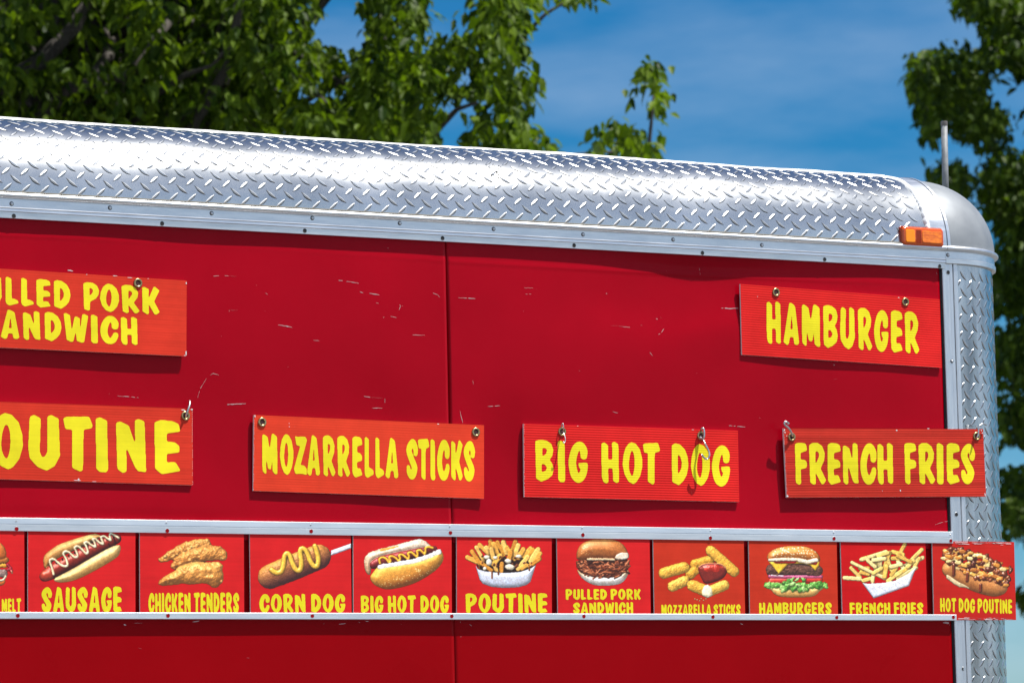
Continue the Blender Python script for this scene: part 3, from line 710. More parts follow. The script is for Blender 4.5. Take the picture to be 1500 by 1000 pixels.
# ------------------------------------------------------------------ marker light and roof pipe
YM = -.016
ml = [P(px, py, YM) for px, py in ((1320, 331), (1381, 332), (1381, 361), (1320, 360))]
mx0, mx1 = ml[0][0], ml[1][0]; mz1, mz0 = ml[0][2], ml[3][2]
def rbox(b, x0, x1, z0, z1, y0, y1, r, bev, mi=0):
    out = []
    def ring(i_, y):
        q = []
        for cx, cz, a0 in ((x1-r, z1-r, 0), (x0+r, z1-r, 90), (x0+r, z0+r, 180), (x1-r, z0+r, 270)):
            for k in range(5):
                a = R(a0+90*k/4); q.append((cx+(r-i_)*math.cos(a), y, cz+(r-i_)*math.sin(a)))
        return q
    rings = [ring(0, y0), ring(0, y1+bev), ring(bev*.35, y1+bev*.3), ring(bev, y1)]
    n = 20; vs = sum(rings, []); fs = []
    for k in range(3):
        for i in range(n): fs.append((k*n+i, (k+1)*n+i, (k+1)*n+(i+1) % n, k*n+(i+1) % n))
    fs.append(tuple(range(3*n, 4*n))[::-1]); b.add(vs, fs, mi)
b = MB(); rbox(b, mx0-.001, mx1+.001, mz0-.001, mz1+.001, .01, -.014, .007, .002); mlight = tp(b, 'marker_light', AMBER3)
b = MB(); rbox(b, mx0+.0012, mx1-.0012, mz0+.0012, mz1-.0012, -.0138, -.0215, .0085, .0045)
lens = tp(b, 'lens', AMBER, mlight, True)
wl = mx1-mx0
b = MB(); rbox(b, mx0+.0075, mx0+wl*.29, mz0+.008, mz1-.0075, -.0210, -.0228, .0045, .0014); tp(b, 'lens_panel', AMBER2, mlight)
b = MB()
for k in range(4): rbox(b, mx0+wl*(.325+.030*k), mx0+wl*(.345+.030*k), mz0+.007, mz1-.007, -.0210, -.0224, .0008, .0004)
tp(b, 'lens_ribs', AMBER3, mlight)
b = MB(); rbox(b, mx0+wl*.455, mx1-.0085, mz0+.0085, mz1-.0085, -.0210, -.0229, .0045, .0014); tp(b, 'lens_panel', AMBER4, mlight)
pyb, pyt = P(1384, 272, .23), P(1383, 178, .23)
b = MB(); b.tube([(pyb[0], .23, Z_COVE+.08), (pyt[0], .23, pyt[2]-.010)], .0076, 14); pipe = tp(b, 'vent_pipe', POLE, smooth=True)
b = MB(); b.tube([(pyt[0], .23, pyt[2]-.010), (pyt[0], .23, pyt[2]-.001), (pyt[0], .23, pyt[2])], [.0081, .0081, .007], 14); tp(b, 'pipe_cap', mat('dark_cap', (.10, .09, .085), .6), pipe)

# ------------------------------------------------------------------ hanging menu signs
def plane_y(Y): return lambda x, y: PA(x, y, Y)
SIGNS = 'red menu boards hung on the trailer side'
def hang_sign(corners, d, label, color, lines, grommets, ribs, name='menu_sign', th=.004, edge_dash=False, dirt=.5, wear=()):
    """corners TL,TR,BR,BL in photo px on the plane d in front of the wall"""
    c = [P(px, py, -d) for px, py in corners]
    base = (c[2]+c[3])/2; tilt = -math.atan2(c[1][2]-c[0][2], c[1][0]-c[0][0])
    root = empty(name, base, tilt); tag(root, label, 'sign', SIGNS)
    m = sign_material('sign_face', color, ribs, .0052, dirt)
    nu, nv = 40, 12; vs = []; fs = []; mi = []
    def bil(u, v): return (c[0]*(1-u)+c[1]*u)*(1-v)+(c[3]*(1-u)+c[2]*u)*v
    rr = random.Random(len(label))
    ph = rr.uniform(0, 6)
    warp = lambda u, v: .00012*math.sin(5*u+ph)*(1-v)
    for back in (0, 1):
        for j in range(nv+1):
            for i in range(nu+1):
                q = bil(i/nu, j/nv); vs.append((q[0], q[1]+back*th+warp(i/nu, j/nv), q[2]))
    K = (nv+1)*(nu+1)
    for j in range(nv):
        for i in range(nu):
            a = j*(nu+1)+i; fs.append((a, a+nu+1, a+nu+2, a+1)); mi.append(0); fs.append((K+a, K+a+1, K+a+nu+2, K+a+nu+1)); mi.append(0)
    for i in range(nu):
        for j in (0, nv):
            a = j*(nu+1)+i; q = (a, a+1, K+a+1, K+a); fs.append(q if j == 0 else q[::-1]); mi.append(1)
    for j in range(nv):
        for i in (0, nu):
            a = j*(nu+1)+i; q = (a, a+nu+1, K+a+nu+1, K+a); fs.append(q[::-1] if i == 0 else q); mi.append(1)
    ym = sign_material('sign_yellow', YEL, ribs*.45, .0052, dirt*.35, False)
    allp = []
    for (letters, top, bot) in lines: allp.append((letters, top, bot))
    pl = plane_y(-d-.0003)
    for letters, top, bot in allp: lettering(letters, top, bot, pl, 'lettering', ym, root, root)
    for gx, gy in grommets:
        q = P(gx, gy, -d-.0011); b = MB(); n = 24; mlt = 8; ro, ri = .0098, .0052
        rm, rt = (ro+ri)/2, (ro-ri)/2
        vsg = [(q[0]+(rm+rt*math.cos(w))*math.cos(a), q[1]-abs(math.sin(w))*rt*.7 if math.sin(w) > 0 else q[1]+.001, q[2]+(rm+rt*math.cos(w))*math.sin(a)) for a in (2*math.pi*i/n for i in range(n)) for w in (2*math.pi*k/mlt for k in range(mlt))]
        b.add(vsg, [(i*mlt+k, ((i+1) % n)*mlt+k, ((i+1) % n)*mlt+(k+1) % mlt, i*mlt+(k+1) % mlt) for i in range(n) for k in range(mlt)], 0)
        b.add([(q[0]+ri*1.05*math.cos(2*math.pi*i/n), q[1]-.0001, q[2]+ri*1.05*math.sin(2*math.pi*i/n)) for i in range(n)], [tuple(range(n))], 1)
        mesh_obj('grommet', b.v, b.f, [BRASS, HOLE_DK], root, b.m, True, root)
    if wear or edge_dash:
        b = MB(); rr = random.Random(11+len(label))
        def chip(px, py, w, h):
            q = P(px, py, -d-.0005); k = 7
            b.add([(q[0]+w/2*math.cos(2*math.pi*i/k)*rr.uniform(.6, 1.1), q[1], q[2]+h/2*math.sin(2*math.pi*i/k)*rr.uniform(.5, 1.1)) for i in range(k)], [tuple(range(k))])
        for w_ in wear: chip(*w_)
        if edge_dash:
            for side in edge_dash:
                (xa, ya), (xb, yb) = (corners[0], corners[3]) if side == 'l' else (corners[1], corners[2])
                for k in range(34):
                    t = (k+.5)/34
                    if rr.random() < .8: chip(xa+(xb-xa)*t+(1 if side == 'l' else -1)*rr.uniform(.2, .7), ya+(yb-ya)*t, .0012, .0022)
        n0 = len(vs); vs += b.v; fs += [tuple(n0+i for i in f) for f in b.f]; mi += [1]*len(b.f)
    mesh_obj('board', vs, fs, [m, WHITEEDGE], root, mi, False, root)
    return root
HOLE_DK = mat('grommet_hole', (.035, .004, .005), .8)
Z = lambda ox, oy, s, seq: [(c, ox+a/s, ox+b_/s) for c, a, b_ in seq]
RED_A = (.66, .040, .020); RED_B = (.74, .052, .022); RED_C = (.70, .020, .018); RED_D = (.57, .036, .022)
# MOZARRELLA STICKS
hang_sign([(372, 607.5), (709, 622.5), (709, 730), (371, 718.5)], .0065, 'orange red sign reading MOZARRELLA STICKS with a brass eyelet in each top corner', RED_B,
    [(Z(360, 0, 6.665, [('M', 160, 310), ('O', 333, 465), ('Z', 470, 600), ('A', 598, 728), ('R', 752, 877), ('R', 893, 1020), ('E', 1040, 1140), ('L', 1160, 1252), ('L', 1265, 1353)]) +
      Z(540, 0, 6.665, [('A', 163, 293), ('S', 367, 480), ('T', 480, 592), ('I', 603, 650), ('C', 668, 790), ('K', 805, 922), ('S', 927, 1037)]),
      ((386, 634), (693, 644.5)), ((386, 694.5), (693, 705.5)))], [(384.2, 618), (697.3, 632.5)], .06, edge_dash='l', dirt=.22,
    wear=[(642, 620.8, .006, .002), (373.5, 609, .003, .006), (423.5, 620, .0012, .003), (423.8, 624.5, .002, .002)])
# BIG HOT DOG
hang_sign([(767, 620.5), (1081, 630.5), (1083, 735), (768, 727.5)], .0050, 'bright red ribbed sign reading BIG HOT DOG with a bent wire hook through each eyelet', RED_C,
    [(Z(750, 0, 7.144, [('B', 243, 440), ('I', 478, 557), ('G', 595, 795), ('H', 935, 1122), ('O', 1157, 1364)]) + Z(920, 0, 7.144, [('T', 155, 335), ('D', 457, 632), ('O', 657, 857), ('G', 880, 1068)]),
      ((784, 643.5), (1069, 651)), ((784, 705), (1069, 712.5)))], [(823.5, 631.8), (1027, 637.8)], .22, edge_dash='l', dirt=.18, wear=[(846, 623.6, .005, .0012), (1015, 629, .008, .0012)])
# HAMBURGER
hang_sign([(1084.5, 416), (1376.5, 438.5), (1379.5, 538.5), (1087, 519.5)], .0065, 'bright red ribbed sign reading HAMBURGER hung at a slant at the far right', RED_C,
    [(Z(1070, 0, 4.545, [('H', 240, 337), ('A', 353, 460), ('M', 475, 597), ('B', 617, 717), ('U', 730, 828), ('R', 848, 945), ('G', 958, 1052), ('E', 1068, 1147), ('R', 1160, 1258)]),
      ((1123, 440), (1346, 457)), ((1123, 503.5), (1346, 519)))], [(1137, 428), (1326.5, 442)], .20, dirt=.18, wear=[(1316.5, 435.8, .006, .002), (1109.7, 434.5, .0018, .0018), (1222, 534.5, .0015, .0015)])
# FRENCH FRIES
hang_sign([(1147.5, 627, ), (1440, 628), (1444.5, 727), (1152.5, 728.5)], .0092, 'worn dull red sign reading FRENCH FRIES overlapping the plate corner post', RED_D,
    [(Z(1130, 0, 7.141, [('F', 245, 375), ('R', 393, 573), ('E', 587, 728), ('N', 745, 912), ('C', 930, 1098), ('H', 1108, 1276)]) + Z(1290, 0, 7.141, [('F', 247, 375), ('R', 395, 573), ('I', 585, 660), ('E', 690, 830), ('S', 838, 985)]),
      ((1164, 648), (1428, 648.5)), ((1164, 710), (1428, 709)))], [(1160, 639.5), (1430.7, 638.5)], .15, edge_dash='l', dirt=.8,
    wear=[(1153.5, 726, .006, .006), (1149, 629.5, .005, .005), (1150, 633, .004, .004), (1152.5, 638, .003, .003), (1292.5, 718.5, .0018, .0018), (1319, 718, .004, .004), (1443, 724, .003, .009), (1313.5, 630, .005, .003), (1437.5, 630, .003, .004), (1439, 634, .003, .004), (1360, 627.5, .008, .0015)])
# PULLED PORK SANDWICH
pk = Z(0, 380, 5.172, [('L', 42, 142), ('L', 160, 258), ('E', 275, 385), ('D', 408, 534), ('P', 631, 752), ('O', 757, 902), ('R', 920, 1058), ('K', 1077, 1213)])
dw = Z(0, 380, 5.172, [('A', 5, 150), ('N', 173, 307), ('D', 338, 466), ('W', 482, 668), ('I', 688, 742), ('C', 760, 897), ('H', 915, 1044)])
hang_sign([(-130, 385), (273.5, 411), (273, 521.5), (-130, 503)], .0100, 'orange red sign reading PULLED PORK SANDWICH in two lines with a dark eyelet', RED_A,
    [([('P', -49, -25), ('U', -21, 2.5)]+pk, ((0, 404.5), (234, 420.5)), ((0, 446.5), (234, 461.8))), ([('S', -26, -3)]+dw, ((0, 452.5), (202, 464.5)), ((0, 496), (202, 506)))],
    [(202.3, 414.5)], .05, dirt=.3, wear=[(272.6, 517, .003, .012), (272.8, 414.5, .003, .006), (190, 406.6, .012, .0016), (168, 404, .014, .0012), (127, 402, .005, .001), (217, 408, .004, .0012), (271, 520.5, .006, .002)])
# POUTINE
hang_sign([(-130, 583.5), (282, 598.3), (282.5, 710.3), (-130, 697.5)], .0065, 'orange red sign reading POUTINE in large letters with one hook at its corner', RED_A,
    [([('P', -64, -22), ('O', -13, 33.5)]+Z(0, 580, 3.75, [('U', 155, 330), ('T', 347, 510), ('I', 525, 594), ('N', 637, 805), ('E', 848, 993)]), ((0, 604), (264, 616)), ((0, 687), (264, 695)))],
    [(272, 608.5)], .07, edge_dash='r', dirt=.4, wear=[(281, 599.5, .006, .004), (268, 600, .012, .0025), (113, 703.2, .018, .002), (115, 701.5, .005, .003), (138, 705, .013, .0012)])

# ------------------------------------------------------------------ wire hooks through the eyelets
def hook(pts, label, r=.0016):
    """pts: (photo px, photo px, distance from the wall)"""
    q = catmull([tuple(P(x, y, -d if d < .016 else -(.016+(d-.016)*.62))) for x, y, d in pts], 6)
    base = q[-1]; o = empty('wire_hook', base)
    b = MB(); b.tube(q, r, 10); b.build('wire', STEEL, o, o, True)
    tag(o, label, 'hook', 'wire hooks holding the menu signs')
hook([(1028, 632, .003), (1027, 628, .012), (1030, 627, .017), (1031.5, 632, .019), (1031, 641, .0175), (1026.5, 642, .010), (1025.5, 640, .008), (1029, 643, .0135), (1033, 650, .026), (1038, 660, .032), (1039, 667, .034), (1035.5, 672, .034), (1031, 669.5, .034), (1027.5, 665, .033)],
     'long bright S hook dangling over the last O of BIG HOT DOG', .0021)
hook([(823.5, 630, .003), (822.5, 623, .010), (824.5, 620, .014), (825.5, 626, .016), (825, 630, .012), (824.2, 632, .009), (826, 635, .014), (828, 642, .022), (827.5, 647, .026), (825.5, 648.5, .027), (824.8, 646.5, .027)],
     'thin kinked wire hook over the I of BIG on the hot dog sign', .0012)
hook([(1161, 640, .008), (1160.5, 637, .017), (1158, 631, .024), (1153.5, 625, .027), (1149.5, 622, .028), (1149, 618.5, .028), (1151.5, 617.5, .029), (1155.5, 620.5, .030)],
     'dark curled hook at the left corner of the FRENCH FRIES sign', .0024)
hook([(1429.5, 642, .012), (1431, 640.5, .022), (1433, 636, .024), (1433.5, 628, .023), (1435, 623, .022), (1440, 620.5, .020), (1445, 622.5, .018)],
     'steel hook curling right off the FRENCH FRIES sign onto the corner post', .0018)
hook([(271, 611, .003), (272.5, 608, .012), (275, 601, .016), (277.5, 593, .013), (278, 588, .008), (277, 587.5, .004)],
     'grey steel hook at the upper right corner of the large POUTINE sign', .0023)

# ------------------------------------------------------------------ food pictures printed on the strip of posters
def vnoise(X, Y, sc, seed=0, octv=4):
    out = 0; amp = 1; tot = 0
    for o in range(octv):
        rg = np.random.default_rng(seed*31+o); G = rg.random((96, 96))
        x = (X/sc*2**o) % 95; y = (Y/sc*2**o) % 95; xi = x.astype(int); yi = y.astype(int); fx = x-xi; fy = y-yi
        fx = fx*fx*(3-2*fx); fy = fy*fy*(3-2*fy)
        out = out+amp*((G[yi, xi]*(1-fx)+G[yi, xi+1]*fx)*(1-fy)+(G[yi+1, xi]*(1-fx)+G[yi+1, xi+1]*fx)*fy); tot += amp; amp *= .55
    return out/tot
class Pic:
    def __init__(s, x0, y0, x1, y1, step):
        s.st = step; s.X, s.Y = np.meshgrid(np.arange(x0, x1, step, float), np.arange(y0, y1, step, float)); s.x0, s.y0 = x0, y0
        s.H = np.full(s.X.shape, -60.0); s.C = np.zeros(s.X.shape+(3,)); s.A = np.full(s.X.shape, -1e3); s.S = np.zeros(s.X.shape); s.k = 0
    def warp(s, amt, sc):
        s.k += 1
        if not amt: return s.X, s.Y
        return s.X+amt*(vnoise(s.X, s.Y, sc, s.k)-.5)*2, s.Y+amt*(vnoise(s.X, s.Y, sc, s.k+500)-.5)*2
    def put(s, d, h, col, var=.06, tex=18, spec=.15, bump=0., over=False):
        s.k += 1
        n = vnoise(s.X, s.Y, tex, s.k+90)-.5
        h = h+bump*n*2
        sel = (d > 0) & ((h > s.H) | over)
        c = np.asarray(col, float) if not callable(col) else col(s.X, s.Y)
        c = c*(1+var*2*n[..., None]) if c.ndim > 1 else c[None, None, :]*(1+var*2*n[..., None])
        s.H = np.where(sel, h, s.H); s.C = np.where(sel[..., None], c, s.C); s.S = np.where(sel, spec, s.S); s.A = np.maximum(s.A, d)
    def stroke(s, pts, r, z, col, flat=0., wp=0., wsc=14, sm=False, prof=1., **k):
        pts = [p if len(p) == 3 else (*p, r) for p in pts]
        if sm: pts = catmull(pts, 5)
        X, Y = s.warp(wp, wsc)
        d, rr = segdist(X, Y, [p[:2] for p in pts], [p[2] for p in pts])
        dd = np.clip(rr-d, 0, rr); h = np.sqrt(np.maximum(rr**2-dd**2, 0))
        if flat: h = np.minimum(h, rr*flat)
        s.put(d, z+prof*h, col, **k)
    def poly(s, pts, z, r, col, wp=0., wsc=14, sm=True, prof=1., **k):
        if sm: pts = catmull(pts, 5, True)
        X, Y = s.warp(wp, wsc)
        ins = inpoly(X, Y, pts)
        d, _ = segdist(X, Y, list(pts)+[pts[0]], [0]*(len(pts)+1)); d = np.where(ins, -d, d)
        dd = np.clip(d, 0, r); h = np.sqrt(np.maximum(dd*(2*r-dd), 0))
        s.put(d, z+prof*h, col, **k)
    def blob(s, x, y, rx, ry, z, col, rot=0., wp=0., **k):
        X, Y = s.warp(wp, 10); c, si = math.cos(rot), math.sin(rot)
        u = ((X-x)*c+(Y-y)*si)/rx; v = (-(X-x)*si+(Y-y)*c)/ry; q = 1-u*u-v*v
        s.put(q*min(rx, ry)*.5, z+np.sqrt(np.maximum(q, 0))*min(rx, ry), col, **k)
    def dot(s, x, y, rx, ry, col, rot=0.):
        c, si = math.cos(rot), math.sin(rot); u = ((s.X-x)*c+(s.Y-y)*si)/rx; v = (-(s.X-x)*si+(s.Y-y)*c)/ry
        sel = (u*u+v*v < 1) & (s.A > 2); s.C = np.where(sel[..., None], np.asarray(col, float), s.C)
    def mesh(s, to_px, plane, name, m, parent, root, gain=1.10, contrast=1.0):
        al = blur((s.A > 0).astype(float), .8)
        Hs = blur(np.where(s.A > 0, s.H, np.minimum(s.H, s.H[s.A > 0].min()-10)), .9)
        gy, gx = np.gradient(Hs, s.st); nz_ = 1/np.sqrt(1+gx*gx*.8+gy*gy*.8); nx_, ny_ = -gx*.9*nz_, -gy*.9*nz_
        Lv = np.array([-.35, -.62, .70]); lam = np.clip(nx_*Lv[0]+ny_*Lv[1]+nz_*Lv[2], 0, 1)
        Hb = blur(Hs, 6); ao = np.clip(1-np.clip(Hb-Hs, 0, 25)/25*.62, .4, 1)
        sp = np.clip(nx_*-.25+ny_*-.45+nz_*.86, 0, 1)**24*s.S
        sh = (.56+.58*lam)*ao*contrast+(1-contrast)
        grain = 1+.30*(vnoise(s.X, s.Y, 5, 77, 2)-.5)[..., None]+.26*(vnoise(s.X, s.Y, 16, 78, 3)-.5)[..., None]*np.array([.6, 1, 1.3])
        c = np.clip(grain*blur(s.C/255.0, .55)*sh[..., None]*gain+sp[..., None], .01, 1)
        V, FA = field_mesh(al, .5)
        xi = np.clip(np.round(V[:, 0]).astype(int), 0, s.X.shape[1]-1); yi = np.clip(np.round(V[:, 1]).astype(int), 0, s.X.shape[0]-1)
        # colour from the nearest fully inside sample
        csm = s.C[yi, xi].sum(1) > 0
        colv = c[yi, xi]
        px, py = to_px(s.x0+V[:, 0]*s.st, s.y0+V[:, 1]*s.st)
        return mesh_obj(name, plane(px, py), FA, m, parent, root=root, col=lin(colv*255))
PRINT = mat('printed_picture', (.5, .5, .5), .38, spec=.4)
at_ = N(PRINT, 'ShaderNodeAttribute', attribute_name='print'); L(PRINT, at_.outputs['Color'], bsdf(PRINT).inputs['Base Color'])
RDR = random.Random(21)

def grad(c0, c1, y0, y1, nx=0., x0=0.):
    c0, c1 = np.array(c0, float), np.array(c1, float)
    return lambda X, Y: c0+(c1-c0)*np.clip((Y+nx*(X-x0)-y0)/(y1-y0), 0, 1)[..., None]
def zig(pts, s): return [(x, y) for x, y in pts]

def f_sausage(p):
    p.poly([(252, 262), (256, 212), (300, 172), (360, 138), (520, 88), (568, 88), (580, 105), (520, 140), (400, 195), (320, 235), (285, 268), (262, 282)], 0, 40, grad((226, 172, 100), (190, 125, 60), 90, 260), var=.10)
    p.stroke([(295, 200), (420, 140), (480, 122)], 9, 18, (150, 95, 50), var=.1, prof=.4)
    p.stroke([(258, 330, 30), (300, 305, 40), (420, 240, 42), (560, 165, 38), (672, 112, 30)], 38, 26, grad((158, 48, 30), (84, 20, 16), 298, 372, .527, 258), sm=True, spec=.45, var=.12, bump=2)
    p.stroke([(262, 325), (285, 318)], 30, 40, (176, 60, 36), var=.1, spec=.5)
    for k in range(11):
        x = 300+k*36; y = 300-k*18.5
        p.stroke([(x-12, y-34), (x+10, y+24)], 4.5, 56, (52, 12, 12), prof=.6, var=.05, wp=3)
    p.poly([(312, 350), (335, 330), (420, 285), (520, 225), (620, 170), (688, 148), (695, 185), (665, 228), (520, 312), (430, 352), (370, 364), (330, 362)], 26, 46, grad((246, 220, 160), (218, 146, 58), 300, 420, .51, 335), var=.05)
    z = [(310, 318), (300, 280), (288, 242), (300, 230), (320, 236), (350, 262), (378, 272), (390, 262), (382, 228), (366, 200), (378, 186), (400, 192), (430, 218), (448, 214), (442, 188), (432, 166), (448, 156), (470, 170), (498, 198), (508, 188), (498, 156), (488, 138), (505, 132), (530, 150), (552, 158), (545, 130), (536, 116), (552, 114), (574, 134), (596, 142), (588, 116), (584, 104), (602, 98), (622, 112), (640, 120), (634, 96), (640, 84), (660, 92), (686, 108)]
    p.stroke(z, 6.5, 66, (250, 226, 180), sm=True, var=.03, spec=.3)
def f_tenders(p):
    cc = grad((224, 152, 74), (186, 108, 44), 110, 390)
    p.stroke([(935, 230, 16), (985, 212, 26), (1060, 175, 34), (1140, 150, 36), (1195, 140, 26)], 30, 0, cc, sm=True, wp=10, wsc=26, bump=13, tex=20, var=.16, spec=.2)
    p.stroke([(1008, 268, 20), (1060, 235, 38), (1150, 205, 44), (1240, 195, 44), (1280, 205, 34)], 36, 22, cc, sm=True, wp=10, wsc=26, bump=13, tex=20, var=.16, spec=.2)
    p.poly([(914, 372), (935, 340), (985, 310), (1050, 268), (1120, 246), (1200, 248), (1272, 252), (1290, 290), (1288, 350), (1262, 388), (1225, 392), (1190, 372), (1120, 376), (1040, 372), (970, 384), (928, 382)], 50, 60, grad((236, 168, 84), (190, 112, 44), 245, 395), wp=8, wsc=30, bump=12, tex=26, var=.13, spec=.25)
    for k in range(70):
        x, y = RDR.uniform(930, 1290), RDR.uniform(130, 385)
        p.blob(x, y, RDR.uniform(5, 11), RDR.uniform(4, 9), 30+(y-130)*.2, (232, 176, 100), wp=3, var=.1, bump=2) if p.A[min(int((y-p.y0)/p.st), p.A.shape[0]-1), min(int((x-p.x0)/p.st), p.A.shape[1]-1)] > 6 else None
def f_corndog(p):
    p.poly([(578, 196), (690, 156), (704, 152), (704, 183), (690, 188), (578, 228)], 0, 12, (226, 226, 236), sm=False, var=.02)
    p.stroke([(195, 360, 76), (340, 300, 82), (500, 236, 78)], 80, 10, grad((222, 146, 66), (104, 52, 46), 285, 425, .407, 195), wp=3, wsc=20, bump=3, tex=7, var=.09, prof=.8)
    p.stroke([(205, 318), (235, 335), (265, 326), (280, 285), (285, 235), (300, 214), (318, 226), (335, 275), (358, 315), (382, 318), (392, 280), (385, 215), (388, 188), (405, 184), (425, 205), (448, 262), (470, 292), (492, 290), (498, 250), (486, 195), (476, 168)], 15, 78, (246, 190, 66), sm=True, spec=.5, var=.04)
def f_bigdog(p):
    p.poly([(785, 265), (800, 226), (850, 196), (960, 168), (1090, 132), (1140, 124), (1185, 148), (1200, 176), (1100, 200), (980, 222), (880, 248), (836, 280), (826, 345), (800, 335), (788, 300)], 0, 40, grad((238, 214, 190), (206, 158, 116), 130, 330), wp=4, var=.06)
    p.stroke([(898, 198), (960, 186), (1020, 180)], 13, 26, (228, 150, 56), prof=.5, var=.1, wp=4)
    p.stroke([(845, 285, 26), (900, 262, 34), (1050, 228, 34), (1180, 198, 28), (1225, 186, 20)], 30, 22, grad((156, 48, 42), (84, 22, 26), 255, 315, .26, 845), sm=True, spec=.4, var=.08)
    p.poly([(824, 368), (840, 335), (885, 288), (970, 272), (1100, 250), (1190, 220), (1255, 194), (1282, 222), (1276, 272), (1220, 332), (1100, 402), (960, 438), (895, 432), (845, 405)], 20, 60, grad((248, 186, 74), (176, 96, 34), 330, 465, .30, 840), var=.08)
    p.stroke([(885, 300), (980, 284), (1110, 262), (1200, 230), (1258, 204)], 15, 66, (240, 236, 230), wp=6, wsc=12, var=.05, prof=.35)
    z = [(886, 276), (882, 252), (900, 240), (925, 248), (942, 270), (952, 262), (944, 240), (962, 232), (985, 244), (1004, 262), (1012, 246), (1006, 228), (1024, 222), (1044, 236), (1062, 250), (1068, 232), (1062, 214), (1082, 208), (1100, 222), (1118, 236), (1122, 216), (1118, 200), (1138, 194), (1152, 206), (1166, 218), (1172, 198), (1172, 182), (1190, 174), (1216, 180)]
    p.stroke(z, 7.5, 62, (250, 180, 50), sm=True, var=.04, spec=.3)
    for k in range(150):
        x, y = RDR.uniform(850, 1260), RDR.uniform(290, 425)
        if (y > 445-.42*(x-850)-28) and y < 432-.36*(x-950)*(x > 950): p.dot(x, y, 3.2, 2.4, (255, 226, 150))
def fries(p, lst, r, cols, z0=20, dz=.06):
    for k, (x0, y0, x1, y1) in enumerate(lst):
        c = np.array(cols[k % len(cols)], float)*RDR.uniform(.92, 1.06); z = z0+k*2.2
        p.stroke([(x0, y0), (x1, y1)], r*RDR.uniform(.85, 1.1), z, c, flat=.72, var=.08, tex=16, spec=.12, wp=1.5)
        dx, dy = x1-x0, y1-y0; ln = math.hypot(dx, dy)+1e-6
        p.stroke([(x0+dx*.04-dy/ln*r*.35, y0+dy*.04+dx/ln*r*.35), (x1-dx*.1-dy/ln*r*.35, y1-dy*.1+dx/ln*r*.35)], r*.28, z+r*.55, c*.80, prof=.1, var=.04)
def f_poutine(p):
    p.poly([(205, 280), (260, 250), (400, 235), (520, 250), (578, 284), (540, 325), (400, 340), (250, 325)], -20, 20, (92, 42, 18), var=.15, spec=.2)
    fries(p, [(150, 240, 205, 265), (178, 205, 230, 280), (205, 178, 250, 258), (225, 163, 280, 215), (293, 138, 292, 200), (268, 180, 300, 240), (312, 155, 340, 220), (338, 145, 378, 222), (374, 145, 395, 210), (395, 178, 442, 248), (450, 142, 432, 195), (468, 165, 448, 220), (545, 182, 498, 232), (560, 190, 520, 245), (592, 190, 545, 262), (604, 215, 575, 262), (602, 248, 535, 296), (525, 240, 468, 312), (500, 190, 470, 240), (235, 275, 300, 322), (320, 285, 330, 320), (355, 230, 312, 282), (366, 280, 362, 326), (300, 190, 312, 245), (520, 290, 490, 310), (420, 210, 410, 250)], 15.5, [(242, 172, 70), (224, 148, 52), (248, 190, 96)], 0)
    for k in range(34):
        p.stroke([(RDR.uniform(225, 560), RDR.uniform(225, 300)), (RDR.uniform(225, 560), RDR.uniform(235, 310))][:1]*2, RDR.uniform(5, 10), 40+RDR.uniform(0, 25), (104, 48, 18), prof=.8, var=.1, spec=.5, wp=4)
    for x, y, a, b_ in ((405, 262, 22, 15), (415, 300, 32, 18), (285, 270, 18, 22), (270, 238, 20, 13), (470, 232, 20, 11), (258, 310, 14, 9), (325, 240, 14, 9)): p.blob(x, y, a, b_, 62, (246, 232, 206), wp=5, var=.04)
    p.poly([(198, 284), (214, 312), (262, 326), (330, 334), (400, 337), (480, 330), (550, 306), (578, 288), (545, 392), (520, 412), (470, 426), (380, 431), (300, 424), (245, 404), (226, 380)], 66, 34, grad((218, 220, 232), (188, 190, 206), 300, 430), sm=False, var=.015, spec=.1)
    for x, y0, y1 in ((302, 326, 370), (342, 330, 346), (536, 300, 320), (222, 300, 312)): p.stroke([(x, y0), (x+1, y1)], 5, 102, (140, 76, 30), prof=.6, spec=.5)
def f_pork(p):
    p.poly([(838, 315), (870, 335), (960, 352), (1060, 352), (1155, 318), (1150, 362), (1112, 402), (1045, 415), (950, 413), (890, 386), (852, 350)], 0, 46, grad((206, 150, 96), (238, 228, 218), 325, 375), var=.06)
    p.poly([(836, 262), (900, 246), (1100, 246), (1160, 262), (1163, 300), (1130, 352), (1050, 374), (960, 364), (870, 340), (840, 305)], 16, 20, (96, 42, 22), wp=8, var=.15)
    for k in range(150):
        x, y = RDR.uniform(845, 1155), RDR.uniform(256, 362)
        if y > 335 and (x < 900 or x > 1110): continue
        a = RDR.uniform(-.9, .9); l = RDR.uniform(8, 22); s = RDR.choice([(142, 66, 34), (112, 50, 26), (166, 88, 52), (78, 32, 18), (186, 106, 66)])
        p.stroke([(x-l*math.cos(a), y-l*math.sin(a)), (x+l*math.cos(a), y+l*math.sin(a))], RDR.uniform(3.5, 6.5), 30+RDR.uniform(0, 22), s, var=.1, spec=.25, wp=3)
    p.poly([(834, 240), (836, 205), (860, 160), (915, 132), (990, 125), (1070, 130), (1125, 158), (1155, 205), (1160, 242), (1120, 250), (1060, 256), (960, 250), (880, 256), (842, 252)], 40, 80, grad((206, 126, 60), (160, 84, 38), 130, 250), var=.08, spec=.35, prof=.7)
    p.poly([(1075, 245), (1090, 222), (1130, 208), (1158, 214), (1161, 244), (1120, 254)], 88, 6, (226, 208, 184), wp=4, var=.08)
    p.stroke([(905, 252), (990, 250), (1070, 254)], 7, 92, (222, 188, 146), wp=4, var=.1, prof=.4)
    for k in range(22): p.dot(RDR.uniform(860, 940), RDR.uniform(165, 230), 2.6, 2, (236, 180, 118))
